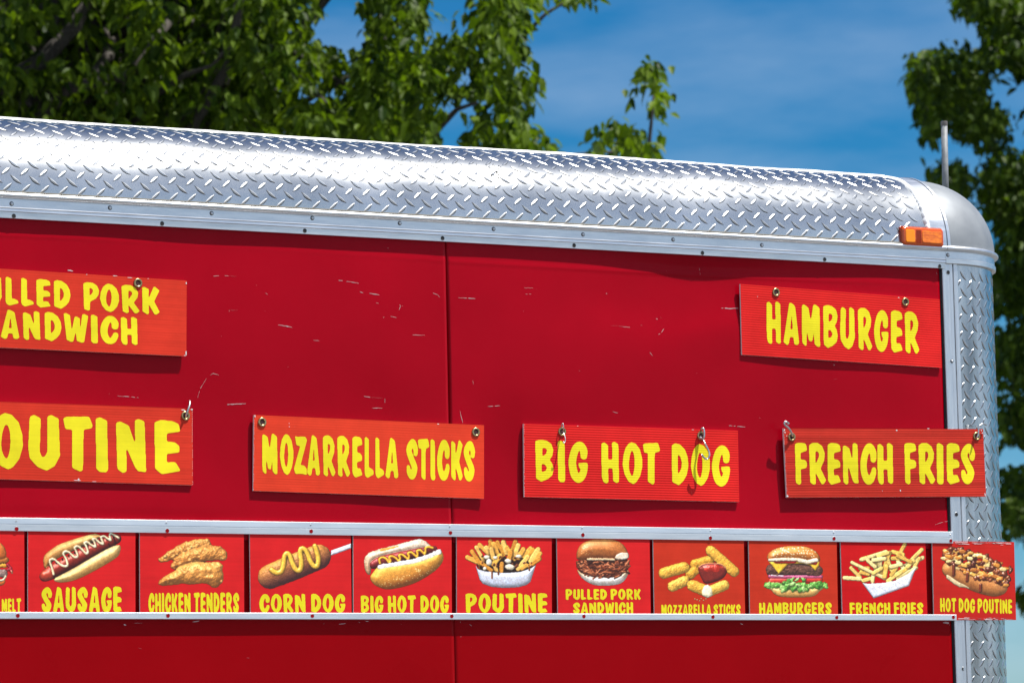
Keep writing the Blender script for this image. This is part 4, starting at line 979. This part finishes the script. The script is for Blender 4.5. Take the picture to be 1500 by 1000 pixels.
def f_mozz(p):
    c = [(232, 172, 62), (222, 158, 50), (238, 182, 74)]
    kw = dict(wp=4, wsc=14, bump=4, tex=8, var=.10, spec=.12)
    p.stroke([(505, 282), (600, 256)], 31, 0, c[1], **kw); p.stroke([(478, 345), (505, 320)], 31, 4, c[1], **kw)
    p.stroke([(312, 338), (438, 302)], 35, 18, c[0], **kw); p.stroke([(366, 420), (440, 388)], 33, 26, c[2], **kw)
    p.stroke([(605, 198), (752, 328)], 33, 22, c[0], **kw)
    p.poly([(525, 308), (560, 290), (660, 290), (706, 312), (694, 358), (645, 388), (575, 404), (548, 372)], 30, 26, (120, 34, 24), var=.08, spec=.3)
    p.blob(615, 313, 88, 34, 28, (176, 40, 24), var=.18, tex=22, spec=.6, bump=4)
    p.stroke([(532, 300), (560, 284), (615, 278), (670, 284), (698, 304)], 4, 50, (206, 120, 90), sm=True, prof=.5)
    p.stroke([(492, 415), (565, 446)], 36, 40, c[0], **kw); p.stroke([(610, 446), (690, 414)], 33, 44, c[2], **kw)
    p.poly([(560, 425), (590, 412), (615, 440), (612, 480), (590, 490), (555, 480), (548, 455)], 66, 20, (250, 240, 200), wp=4, var=.03)
    for k in range(60):
        t = RDR.random(); x, y = RDR.choice([(312+126*t, 338-36*t), (605+147*t, 198+130*t), (492+73*t, 415+31*t), (366+74*t, 420-32*t)])
        p.dot(x+RDR.uniform(-24, 24), y+RDR.uniform(-20, 20), 2.2, 1.8, (146, 112, 36))
    for x, y in ((505, 500), (520, 505), (545, 498), (560, 508), (575, 500), (535, 512)): p.blob(x, y, 5, 4, 0, (226, 190, 120))
def f_burger(p):
    p.poly([(985, 425), (1290, 425), (1285, 455), (1255, 480), (1200, 489), (1060, 488), (1010, 472), (990, 450)], 0, 34, grad((246, 206, 130), (226, 158, 74), 430, 490), var=.04)
    for k in range(60):
        x = 955+k*6.3; y = 412+10*math.sin(k*1.3)+RDR.uniform(-8, 8)+(14 if 1040 < x < 1230 else 0)
        p.blob(x, y, RDR.uniform(12, 24), RDR.uniform(9, 17), 16+RDR.uniform(0, 16), RDR.choice([(126, 186, 84), (96, 160, 62), (160, 206, 112), (78, 138, 48)]), RDR.uniform(-.8, .8), wp=7, var=.14, tex=8, bump=5, spec=.2)
    for k in range(26): p.blob(RDR.uniform(1060, 1210), RDR.uniform(375, 450), RDR.uniform(12, 22), RDR.uniform(8, 15), 44+RDR.uniform(0, 14), RDR.choice([(130, 190, 88), (88, 150, 58), (172, 214, 124)]), RDR.uniform(-1, 1), wp=7, var=.14, tex=8, bump=5, spec=.2)
    p.stroke([(985, 386), (1080, 384)], 18, 20, (212, 58, 44), spec=.4, var=.07); p.stroke([(1200, 380), (1290, 380)], 18, 20, (206, 52, 40), spec=.4, var=.07)
    p.stroke([(975, 358), (1100, 362), (1300, 360)], 11, 30, (196, 84, 120), var=.1, spec=.4); p.stroke([(985, 352), (1060, 356)], 4, 42, (240, 206, 220), prof=.5)
    p.stroke([(985, 318, 36), (1120, 312, 40), (1275, 322, 36)], 38, 22, (104, 66, 52), wp=7, wsc=14, bump=10, tex=11, var=.22, spec=.1)
    p.poly([(968, 268), (1100, 256), (1290, 266), (1284, 292), (1262, 322), (1228, 290), (1180, 278), (1090, 282), (1062, 312), (1032, 344), (1006, 310), (985, 286)], 62, 12, (248, 196, 56), sm=False, var=.04, spec=.2)
    p.stroke([(1015, 264), (1130, 266)], 12, 74, (188, 36, 26), wp=3, spec=.5); p.stroke([(1220, 268), (1262, 274)], 11, 74, (190, 36, 26), wp=3, spec=.5)
    p.poly([(960, 248), (965, 218), (1000, 190), (1060, 172), (1125, 167), (1200, 172), (1255, 195), (1285, 228), (1290, 262), (1240, 272), (1160, 262), (1060, 258), (985, 266)], 60, 66, grad((224, 150, 70), (190, 106, 42), 170, 250), var=.05, spec=.3, prof=.8)
    p.stroke([(975, 256), (1060, 252), (1160, 254)], 9, 112, (244, 226, 196), wp=3, prof=.4); p.stroke([(1160, 258), (1210, 268), (1270, 256)], 12, 112, (244, 226, 196), wp=3, prof=.4)
    for k in range(60): p.dot(RDR.uniform(990, 1265), RDR.uniform(176, 238), 4.8, 3.0, (252, 232, 182), RDR.uniform(-1, 1))
def f_fries(p):
    fries(p, [(262, 245, 385, 208), (408, 198, 255, 248), (524, 152, 500, 195), (626, 186, 560, 252), (632, 235, 520, 285), (450, 200, 510, 215), (352, 255, 342, 335), (375, 250, 365, 330), (300, 300, 250, 300), (195, 298, 250, 355), (155, 358, 250, 364), (255, 325, 300, 335), (270, 375, 310, 362), (325, 380, 330, 338), (430, 205, 385, 330), (420, 245, 440, 310), (480, 258, 515, 300), (448, 240, 520, 238), (610, 240, 580, 290), (590, 296, 480, 366), (550, 290, 480, 340), (500, 318, 420, 376), (200, 265, 398, 360), (470, 300, 440, 340), (575, 255, 540, 290), (300, 255, 340, 290), (410, 290, 400, 350), (360, 225, 420, 205), (330, 250, 400, 240), (480, 225, 560, 262), (330, 330, 380, 300), (440, 290, 500, 275)], 13.5, [(246, 204, 110), (252, 222, 146), (236, 184, 84)], 0)
    p.poly([(262, 388), (300, 393), (400, 387), (470, 372), (540, 335), (592, 295), (548, 406), (332, 483)], 74, 14, grad((230, 230, 238), (206, 206, 218), 390, 480), sm=False, var=.01)
def f_dogpoutine(p):
    p.stroke([(800, 305, 50), (860, 340, 52), (960, 385, 58), (1060, 415, 56), (1105, 415, 46)], 50, 0, grad((222, 150, 86), (178, 106, 50), 255, 365, -.38, 800), sm=True, var=.06)
    p.stroke([(790, 350), (850, 395), (920, 405)], 16, 26, (226, 198, 150), wp=6, sm=True, var=.1, prof=.6)
    for k in range(300):
        t = RDR.random(); cx = 770+390*t; cy = 215+t*140; sp = 46+30*math.sin(t*3.1)
        x = cx+RDR.uniform(-22, 22); y = cy+RDR.uniform(-sp, sp)
        if RDR.random() < .68: p.blob(x, y, RDR.uniform(10, 22), RDR.uniform(8, 16), 30+RDR.uniform(0, 24), RDR.choice([(104, 46, 22), (82, 34, 18), (134, 66, 30)]), RDR.uniform(-1.5, 1.5), wp=5, spec=.7, var=.12)
        else: p.stroke([(x-9, y-RDR.uniform(-6, 6)), (x+9, y+RDR.uniform(-6, 6))], RDR.uniform(8, 13), 36+RDR.uniform(0, 26), RDR.choice([(232, 168, 78), (208, 132, 50), (240, 204, 132), (190, 110, 42)]), flat=.75, var=.1, spec=.45, wp=3)
    for x, y0, y1 in ((822, 280, 340), (905, 330, 375), (985, 400, 440)): p.stroke([(x, y0), (x-2, y1)], 9, 62, (112, 46, 24), spec=.7)
def f_melt(p):
    p.poly([(-120, 150), (-60, 110), (0, 135), (30, 170), (36, 218), (0, 235), (-80, 240)], 20, 40, grad((236, 140, 60), (200, 96, 36), 110, 240), var=.1, spec=.2)
    p.stroke([(-80, 250), (10, 240), (36, 236)], 16, 22, (170, 100, 40), wp=5, var=.15)
    p.stroke([(-80, 275), (28, 268)], 12, 22, (226, 150, 50), wp=4); p.stroke([(-80, 310), (20, 312)], 24, 10, (150, 120, 110), wp=6, bump=6, var=.15)
    for x, y in ((44, 262), (52, 272), (46, 292), (66, 298), (60, 282)): p.blob(x, y, 11, 9, 34, (170, 40, 50), wp=4, spec=.4)
    p.stroke([(66, 300), (70, 310)], 5, 40, (236, 150, 110)); p.stroke([(-60, 345), (10, 352), (34, 330)], 6, 40, (242, 226, 180), sm=True)
    p.poly([(-100, 350), (20, 352), (30, 362), (10, 382), (-80, 390)], 4, 18, (226, 116, 46), var=.08)

C1 = (0, 760, 3.947); C2 = (350, 760, 4.286); C3 = (650, 760, 4.286); C4 = (900, 760, 4.286); C5 = (1200, 760, 4.167)
POST_RED = (.70, .020, .022); POST_OLD = (.60, .040, .018)
def zl(s, x0, x1, yt, yb, y1=None, y2=None): return (s, x0, x1, yt, yb, yt if y1 is None else y1, yb if y2 is None else y2)
POST = [
 (C1, (-480, 140, -478), (60, 560), f_melt, (-140, 90, 100, 400), [zl('MELT', 10, 122, 458, 546)], POST_RED, 'partly seen poster of a melt sandwich at the left frame edge'),
 (C1, (162, 783, 162), (60, 560), f_sausage, (215, 70, 720, 375), [zl('SAUSAGE', 240, 705, 390, 545)], POST_RED, 'food poster of a grilled sausage in a bun captioned SAUSAGE'),
 (C1, (808, 1410, 810), (60, 560), f_tenders, (895, 100, 1325, 410), [zl('CHICKEN TENDERS', 858, 1382, 424, 548)], POST_RED, 'food poster of breaded chicken captioned CHICKEN TENDERS'),
 (C2, (68, 702, 74), (70, 605), f_corndog, (105, 140, 705, 445), [zl('CORN DOG', 128, 668, 468, 592)], POST_RED, 'food poster of a battered sausage on a stick captioned CORN DOG'),
 (C2, (718, 1335, 720), (72, 605), f_bigdog, (770, 110, 1295, 450), [zl('BIG HOT DOG', 765, 1318, 478, 594)], POST_RED, 'food poster of a hot dog with mustard captioned BIG HOT DOG'),
 (C3, (82, 678, 83), (80, 608), f_poutine, (125, 115, 620, 440), [zl('POUTINE', 137, 652, 465, 594)], POST_RED, 'food poster of fries and curds in a white bowl captioned POUTINE'),
 (C3, (710, 1292, 718), (85, 608), f_pork, (815, 115, 1180, 425), [zl('PULLED PORK', 765, 1238, 438, 511), zl('SANDWICH', 812, 1190, 521, 598)], POST_RED, 'food poster of a filled bun captioned PULLED PORK SANDWICH'),
 (C4, (243, 812, 252), (95, 612), f_mozz, (270, 155, 795, 520), [zl('MOZZARELLA STICKS', 295, 792, 534, 606)], POST_OLD, 'faded orange food poster of cheese sticks captioned MOZZARELLA STICKS'),
 (C4, (843, 1395, 852), (105, 612), f_burger, (935, 155, 1345, 498), [zl('HAMBURGERS', 908, 1364, 522, 602)], POST_OLD, 'faded food poster of a cheeseburger with lettuce captioned HAMBURGERS'),
 (C5, (130, 648, 143), (112, 592), f_fries, (135, 140, 650, 492), [zl('FRENCH FRIES', 185, 635, 508, 584)], (.62, .012, .014), 'food poster of chips in a paper tray captioned FRENCH FRIES'),
 (C5, (690, 1190, 702), (133, 614), f_dogpoutine, (735, 150, 1185, 480), [zl('HOT DOG POUTINE', 738, 1178, 478, 566, 490, 578)], (.58, .024, .018), 'food poster captioned HOT DOG POUTINE sticking out past the channels'),
]
DP = .0082
for ci, (x0, x1, xb), (y0, y1), fn, bb, texts, rc, label in POST:
    ox, oy, s = ci
    px = lambda x, y: (ox+np.asarray(x, float)/s, oy+np.asarray(y, float)/s)
    last = fn is f_dogpoutine
    cs = [P(ox+x/s, oy+y/s, -DP) for x, y in ((x0, y0+(0 if not last else 0)), (x1, y0+(6 if last else 8)), (x1+(xb-x0), y1), (xb, y1+(2 if last else 0)))]
    root = empty('food_poster', (cs[2]+cs[3])/2); tag(root, label, 'poster', 'food posters in the strip below the signs')
    pm = sign_material('poster_red', rc, .0, .0035, .18, False)
    b = MB(); b.add([tuple(c) for c in cs]+[(c[0], c[1]+.0035, c[2]) for c in cs], [(0, 3, 2, 1)], 0)
    b.f += [(0, 1, 5, 4), (1, 2, 6, 5), (2, 3, 7, 6), (3, 0, 4, 7), (4, 5, 6, 7)]; b.m += [1]*4+[0]
    b.build('board', [pm, WHITEEDGE], root, root)
    pic = Pic(*bb, 2.0); fn(pic)
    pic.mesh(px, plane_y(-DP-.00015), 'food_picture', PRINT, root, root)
    ym = sign_material('poster_yellow', (.84, .73, .022), 0, 1, .15, False)
    for t, a, b_, yt, yb, yt2, yb2 in texts:
        sq = 1.0 if len(t) < 14 else .8
        let = layout(t, a, b_, .05, .22)
        lettering([(c, ox+u/s, ox+v/s) for c, u, v in let], ((ox+a/s, oy+yt/s), (ox+b_/s, oy+(yt2-2)/s)), ((ox+a/s, oy+(yb-5*(not last))/s), (ox+b_/s, oy+(yb2-5*(not last))/s)), plane_y(-DP-.00025), 'lettering', ym, root, root)
    if last:     # creased, whitened lips of the poster where the channels stop
        rr = random.Random(9); gcm = mat('grey_crease', (.16, .09, .09), .6)
        for (ya, yb_, xs_, xe) in ((137, 153, 825, 1188), (596, 610, 845, 1200)):
            b = MB(); yy = lambda x: (x-825)/365*6
            for k in range(26):
                xa_ = rr.uniform(xs_, xe-40); w = rr.uniform(15, 70); y = rr.uniform(ya, yb_)+yy(xa_)*(1 if ya < 300 else .8)
                hh = rr.uniform(1.2, 4)
                q = [P(ox+x/s, oy+v/s, -DP-.0004-.00002*k) for x, v in ((xa_, y), (min(xa_+w, xe), y+1), (min(xa_+w*.9, xe), y+hh), (xa_+4, y+hh*.8))]
                b.add(q, [(0, 3, 2, 1)], rr.choice([0, 0, 1]))
            b.build('worn_edge', [WHITEEDGE, gcm], root, root)

# ------------------------------------------------------------------ trees
def leaf_material(name, dark, light, trans):
    m = mat(name, dark, .5, spec=.16)
    gi = N(m, 'ShaderNodeNewGeometry'); rp = N(m, 'ShaderNodeValToRGB'); e = rp.color_ramp.elements
    e[0].color = (*dark, 1); e[1].color = (*light, 1); L(m, gi.outputs['Random Per Island'], rp.inputs[0]); L(m, rp.outputs[0], bsdf(m).inputs['Base Color'])
    tr = N(m, 'ShaderNodeBsdfTranslucent'); gm = N(m, 'ShaderNodeMix', data_type='RGBA', blend_type='MULTIPLY'); gm.inputs['Factor'].default_value = 1
    gm.inputs['B'].default_value = (1.5, 1.6, .5, 1); L(m, rp.outputs[0], gm.inputs['A']); L(m, gm.outputs['Result'], tr.inputs['Color'])
    ms = N(m, 'ShaderNodeMixShader'); ms.inputs[0].default_value = trans
    L(m, bsdf(m).outputs[0], ms.inputs[1]); L(m, tr.outputs[0], ms.inputs[2]); L(m, ms.outputs[0], m.node_tree.nodes['Material Output'].inputs['Surface'])
    return m
BARK = mat('grey_bark', (.09, .075, .06), .9); noise_color(BARK, (.024, .020, .017), (.075, .064, .054), 14, 8, .3, .7, (3, 3, .6)); bump_noise(BARK, 30, .8, .02, (2, 2, .5))
def leaves(centres, n_per, spread, ln, seed, keep=None):
    """drooping pointed leaves hung in tufts round the given centres; returns vertex and face arrays"""
    rg = np.random.default_rng(seed); C = np.repeat(np.asarray(centres, float), n_per, 0); n = len(C)
    off = rg.normal(0, 1, (n, 3)); off /= np.linalg.norm(off, axis=1)[:, None]; off *= (rg.random(n)**.6*spread)[:, None]
    base = C+off*np.array([1, 1, .75])
    out = off.copy(); out[:, 2] = 0; out += rg.normal(0, .35*spread, (n, 3)); out[:, 2] = 0
    out /= np.linalg.norm(out, axis=1)[:, None]+1e-9
    dr = rg.uniform(.25, 1.25, n)
    d = out*np.cos(dr)[:, None]; d[:, 2] -= np.sin(dr)
    side = np.cross(d, np.array([0, 0, 1.])); side /= np.linalg.norm(side, axis=1)[:, None]+1e-9
    nrm = np.cross(side, d); roll = rg.normal(0, .5, n)
    side = side*np.cos(roll)[:, None]+nrm*np.sin(roll)[:, None]; nrm = np.cross(side, d)
    Ls = ln*rg.uniform(.6, 1.25, n)[:, None]; W = Ls*rg.uniform(.19, .31, n)[:, None]
    bend = -nrm*Ls*rg.uniform(.02, .16, n)[:, None]
    v = np.stack([base, base+d*Ls*.32+side*W+nrm*W*.25, base+d*Ls*.32-side*W+nrm*W*.25, base+d*Ls*.36+bend*.3, base+d*Ls*.72+side*W*.62+bend*.8+nrm*W*.15, base+d*Ls*.72-side*W*.62+bend*.8+nrm*W*.15, base+d*Ls*.74+bend, base+d*Ls+bend*1.9], 1)
    k = (np.arange(n)*8)[:, None]
    f4 = np.concatenate([k+np.array([[1, 4, 6, 3]]), k+np.array([[3, 6, 5, 2]])]); f3 = np.concatenate([k+np.array([[0, 1, 3]]), k+np.array([[0, 3, 2]]), k+np.array([[4, 7, 6]]), k+np.array([[6, 7, 5]])])
    if keep is not None:
        ok = keep(base+d*Ls*.5); v = v[ok]; n = len(v)
        k = (np.arange(n)*8)[:, None]
        f4 = np.concatenate([k+np.array([[1, 4, 6, 3]]), k+np.array([[3, 6, 5, 2]])]); f3 = np.concatenate([k+np.array([[0, 1, 3]]), k+np.array([[0, 3, 2]]), k+np.array([[4, 7, 6]]), k+np.array([[6, 7, 5]])])
    return v.reshape(-1, 3), f4.tolist()+f3.tolist()
def sample_polys(polys, dist, depth, n, seed):
    rg = random.Random(seed); out = []
    ar = []
    for p in polys: ar.append(1300+abs(sum(p[i][0]*p[(i+1) % len(p)][1]-p[(i+1) % len(p)][0]*p[i][1] for i in range(len(p))))/2)
    while len(out) < n:
        p = rg.choices(polys, ar)[0]; xs = [a for a, _ in p]; ys = [b_ for _, b_ in p]
        x, y = rg.uniform(min(xs), max(xs)), rg.uniform(min(ys), max(ys))
        if inpoly(np.array([[x]]), np.array([[y]]), p)[0, 0]: out.append(Q(x, y, dist+rg.uniform(-depth, depth)))
    return out
def ellipsoid_fill(c, r, n, seed, skip=lambda p: False):
    rg = np.random.default_rng(seed); out = []
    while len(out) < n:
        p = rg.normal(0, 1, 3); p /= np.linalg.norm(p); p *= rg.random()**.33
        q = np.array(c)+p*np.array(r)*(1+.12*math.sin(p[0]*9+p[2]*7))
        if not skip(q): out.append(q)
    return out
def limb_mesh(trunk, targets, seed, r0, keep):
    b = MB(); rg = random.Random(seed); top = np.array(trunk[-1])
    for t in targets:
        t = np.array(t); k = rg.uniform(.45, .98); i = k*(len(trunk)-1); i0 = int(i); a = np.array(trunk[i0])+(np.array(trunk[min(i0+1, len(trunk)-1)])-np.array(trunk[i0]))*(i-i0)
        n = 6; pts = []
        for j in range(n+1):
            u = j/n; q = a+(t-a)*u; q[2] += math.sin(u*math.pi)*.12*np.linalg.norm(t-a)*rg.uniform(.3, 1); q += np.array([rg.uniform(-1, 1) for _ in range(3)])*.05*np.linalg.norm(t-a)*math.sin(u*math.pi); pts.append(q)
        x, y = projA(np.array([pts[j]+(pts[j+1]-pts[j])*w for j in range(n) for w in (0, .33, .66)]))
        if np.any((x > -10) & (x < 1510) & (y > -10) & (y < 250) & ~keep(np.array([pts[j]+(pts[j+1]-pts[j])*w for j in range(n) for w in (0, .33, .66)]))): continue
        rr0 = r0*rg.uniform(.6, 1); b.tube(pts, [max(.007, rr0*(1-.9*j/n)) for j in range(n+1)], 6)
    return b
def proj(q):
    c = M@(np.asarray(q)-CAM); return 750+c[0]/c[2]*F, 500+c[1]/c[2]*F, c[2]
def projA(q):
    c = (q-CAM)@M.T; return 750+c[:, 0]/c[:, 2]*F, 500+c[:, 1]/c[:, 2]*F
def crown_mask(polys, holes, seed):
    rg = np.random.default_rng(seed)
    def keep(q):
        x, y = projA(q); x = x+rg.normal(0, 7, len(x)); y = y+rg.normal(0, 7, len(x))
        k = np.zeros(len(x), bool)
        for p in polys: k |= inpoly(x, y, p)
        for p in holes: k &= ~inpoly(x, y, p)
        return k
    return keep
def tree(name, label, base, trunk_top, crown_c, crown_r, n_fill, polys, dist, depth, n_vis, n_per, spread, ln, lm, seed, r_trunk, keep_clear, group, extra=(), holes=()):
    root = empty(name, (base[0], base[1], 0)); tag(root, label, 'tree', group)
    rg = random.Random(seed); tr = []
    for k in range(8):
        u = k/7; tr.append((base[0]+(trunk_top[0]-base[0])*u+.10*math.sin(u*5+seed), base[1]+(trunk_top[1]-base[1])*u+.10*math.cos(u*4+seed), trunk_top[2]*u-.05*(k == 0)))
    b = MB(); b.tube(tr, [r_trunk*(1.35 if k == 0 else 1-.75*k/7) for k in range(8)], 12); b.build('trunk', BARK, root, root, True)
    vis = sample_polys(polys, dist, depth, n_vis, seed+1)
    fill = ellipsoid_fill(crown_c, crown_r, n_fill, seed+2, keep_clear)
    tg = [vis[i] for i in range(0, len(vis), max(1, len(vis)//60))]+[fill[i] for i in range(0, len(fill), max(1, len(fill)//50))]
    lb = limb_mesh(tr, tg, seed+3, r_trunk*.33, crown_mask(polys, [], seed+9))
    for pts, rad in extra: lb.tube([Q(x, y, dd) for x, y, dd in pts], rad, 7)
    lb.build('branches', BARK, root, root, True)
    v1, f1 = leaves(vis, n_per, spread, ln, seed+4, crown_mask(polys, holes, seed)); v2, f2 = leaves(fill, max(6, n_per//2), spread*1.35, ln*1.35, seed+5)
    n1 = len(v1)
    mesh_obj('crown', np.concatenate([v1, v2]), f1+[[i+n1 for i in f] for f in f2], lm, root, root=root)
    return root
LEAF_A = leaf_material('leaf_green', (.016, .042, .004), (.128, .198, .010), .40)
LEAF_B = leaf_material('leaf_dark_green', (.018, .042, .005), (.088, .142, .010), .40)
in_frame = lambda q: (lambda t: -60 < t[0] < 1560 and -60 < t[1] < 1060 and t[1] < 265)(proj(q))
DA = 23.0
polysA = [[(-80, -80), (470, -80), (468, 40), (462, 70), (500, 86), (532, 72), (585, 80), (630, 82), (650, 150), (646, 205), (650, 280), (-80, 280)],
    [(534, -80), (628, -80), (626, 50), (610, 68), (585, 84), (534, 84)],
    [(640, 45), (665, 12), (690, 20), (690, -80), (780, -80), (795, -20), (780, 40), (775, 82), (745, 97), (721, 100), (722, 142), (690, 152), (640, 152), (632, 80)],
    [(731, 108), (770, 100), (796, 120), (797, 146), (780, 160), (785, 186), (815, 198), (825, 222), (820, 260), (680, 260), (680, 188), (700, 168), (724, 150)],
    [(792, 5), (800, -30), (885, -40), (880, 6), (870, 20), (855, 10), (835, 8), (810, 14)],
    [(925, 112), (940, 95), (955, 88), (974, 103), (972, 125), (955, 132), (940, 125)], [(945, 140), (972, 130), (984, 150), (981, 182), (965, 180), (955, 165), (942, 160)], [(917, 142), (938, 138), (938, 162), (920, 160)],
    [(843, 225), (855, 205), (875, 180), (900, 172), (915, 178), (935, 190), (950, 205), (971, 205), (970, 245), (845, 245)]]
ba = Q(130, 1000, DA); ta = Q(170, -300, DA)
tree('broadleaf_tree', 'large bright green broadleaf tree rising behind the roof at the left', (ba[0], ba[1]), (ta[0], ta[1], ta[2]), Q(240, -520, DA+.4), (3.0, 2.6, 2.9), 650, polysA, DA, 1.3, 740, 29, .15, .090, LEAF_A, 40, .17, in_frame, 'trees behind the trailer',
     holes=[[(428, 82), (446, 78), (450, 108), (434, 112)], [(392, 136), (412, 134), (418, 150), (396, 152)], [(424, 136), (462, 130), (466, 146), (430, 152)], [(224, -20), (248, -20), (254, 14), (232, 18)], [(238, 24), (262, 18), (264, 42), (244, 40)], [(460, 36), (478, 30), (480, 66), (466, 70)]],
     extra=[([(-40, 150, DA-.9), (60, 90, DA-.9), (110, 40, DA-.8), (150, -40, DA-.7)], [.05, .045, .04, .03]), ([(40, 200, DA-.9), (100, 130, DA-.9), (190, 110, DA-.9), (250, 30, DA-.8)], [.04, .034, .03, .02]),
            ([(600, 260, DA), (640, 190, DA-.3), (670, 160, DA-.4), (700, 150, DA-.4)], [.03, .022, .014, .008]), ([(760, 60, DA), (800, 20, DA), (850, -10, DA)], [.014, .010, .006]), ([(945, 260, DA), (952, 200, DA), (956, 160, DA), (958, 125, DA)], [.016, .011, .008, .004])])
DC = 27.0
polysC = [[(-80, -80), (440, -80), (430, 60), (385, 130), (480, 160), (520, 120), (590, 120), (620, 280), (-80, 280)]]
bc = Q(330, 1000, DC); tcn = Q(330, -150, DC)
tree('broadleaf_tree', 'darker broadleaf tree half hidden behind the large left tree', (bc[0], bc[1]), (tcn[0], tcn[1], tcn[2]), Q(250, -420, DC+.6), (2.4, 2.2, 2.6), 260, polysC, DC, 1.0, 420, 22, .24, .10, LEAF_B, 55, .15, in_frame, 'trees behind the trailer')
DB = 33.0
polysB = [[(1384, -80), (1600, -80), (1600, 40), (1470, 40), (1440, 32), (1395, 28)], [(1330, 100), (1345, 78), (1395, 70), (1440, 75), (1450, 110), (1440, 150), (1420, 165), (1390, 150), (1375, 185), (1345, 180), (1332, 150)],
    [(1440, 40), (1600, 30), (1600, 110), (1480, 110), (1450, 95)], [(1354, 180), (1378, 180), (1374, 207), (1356, 208)], [(1390, 150), (1440, 150), (1475, 165), (1480, 220), (1440, 228), (1400, 200)],
    [(1362, 245), (1395, 238), (1425, 255), (1420, 290), (1362, 270)], [(1440, 235), (1500, 225), (1600, 230), (1600, 300), (1455, 290), (1435, 265)], [(1455, 290), (1600, 300), (1600, 370), (1462, 360)], [(1430, 270), (1460, 290), (1465, 330), (1440, 320)],
    [(1440, 370), (1600, 390), (1600, 465), (1450, 462)], [(1450, 485), (1600, 470), (1600, 565), (1455, 560)], [(1455, 580), (1600, 572), (1600, 660), (1460, 655)], [(1460, 690), (1600, 665), (1600, 800), (1470, 790)],
    [(1492, 860), (1600, 840), (1600, 900), (1496, 900)]]
bb_ = Q(2150, 1000, DB); tb = Q(2130, -500, DB)
in_frame_b = lambda q: (lambda t: t[0] < 1520 and -80 < t[1] < 1100)(proj(q))
tree('maple_tree', 'dark green tree standing beyond the rounded front corner at the right', (bb_[0], bb_[1]), (tb[0], tb[1], tb[2]), Q(2230, 150, DB), (4.3, 3.6, 3.9), 1100, polysB, DB, 1.4, 640, 38, .24, .10, LEAF_B, 70, .2, in_frame_b, 'trees behind the trailer')
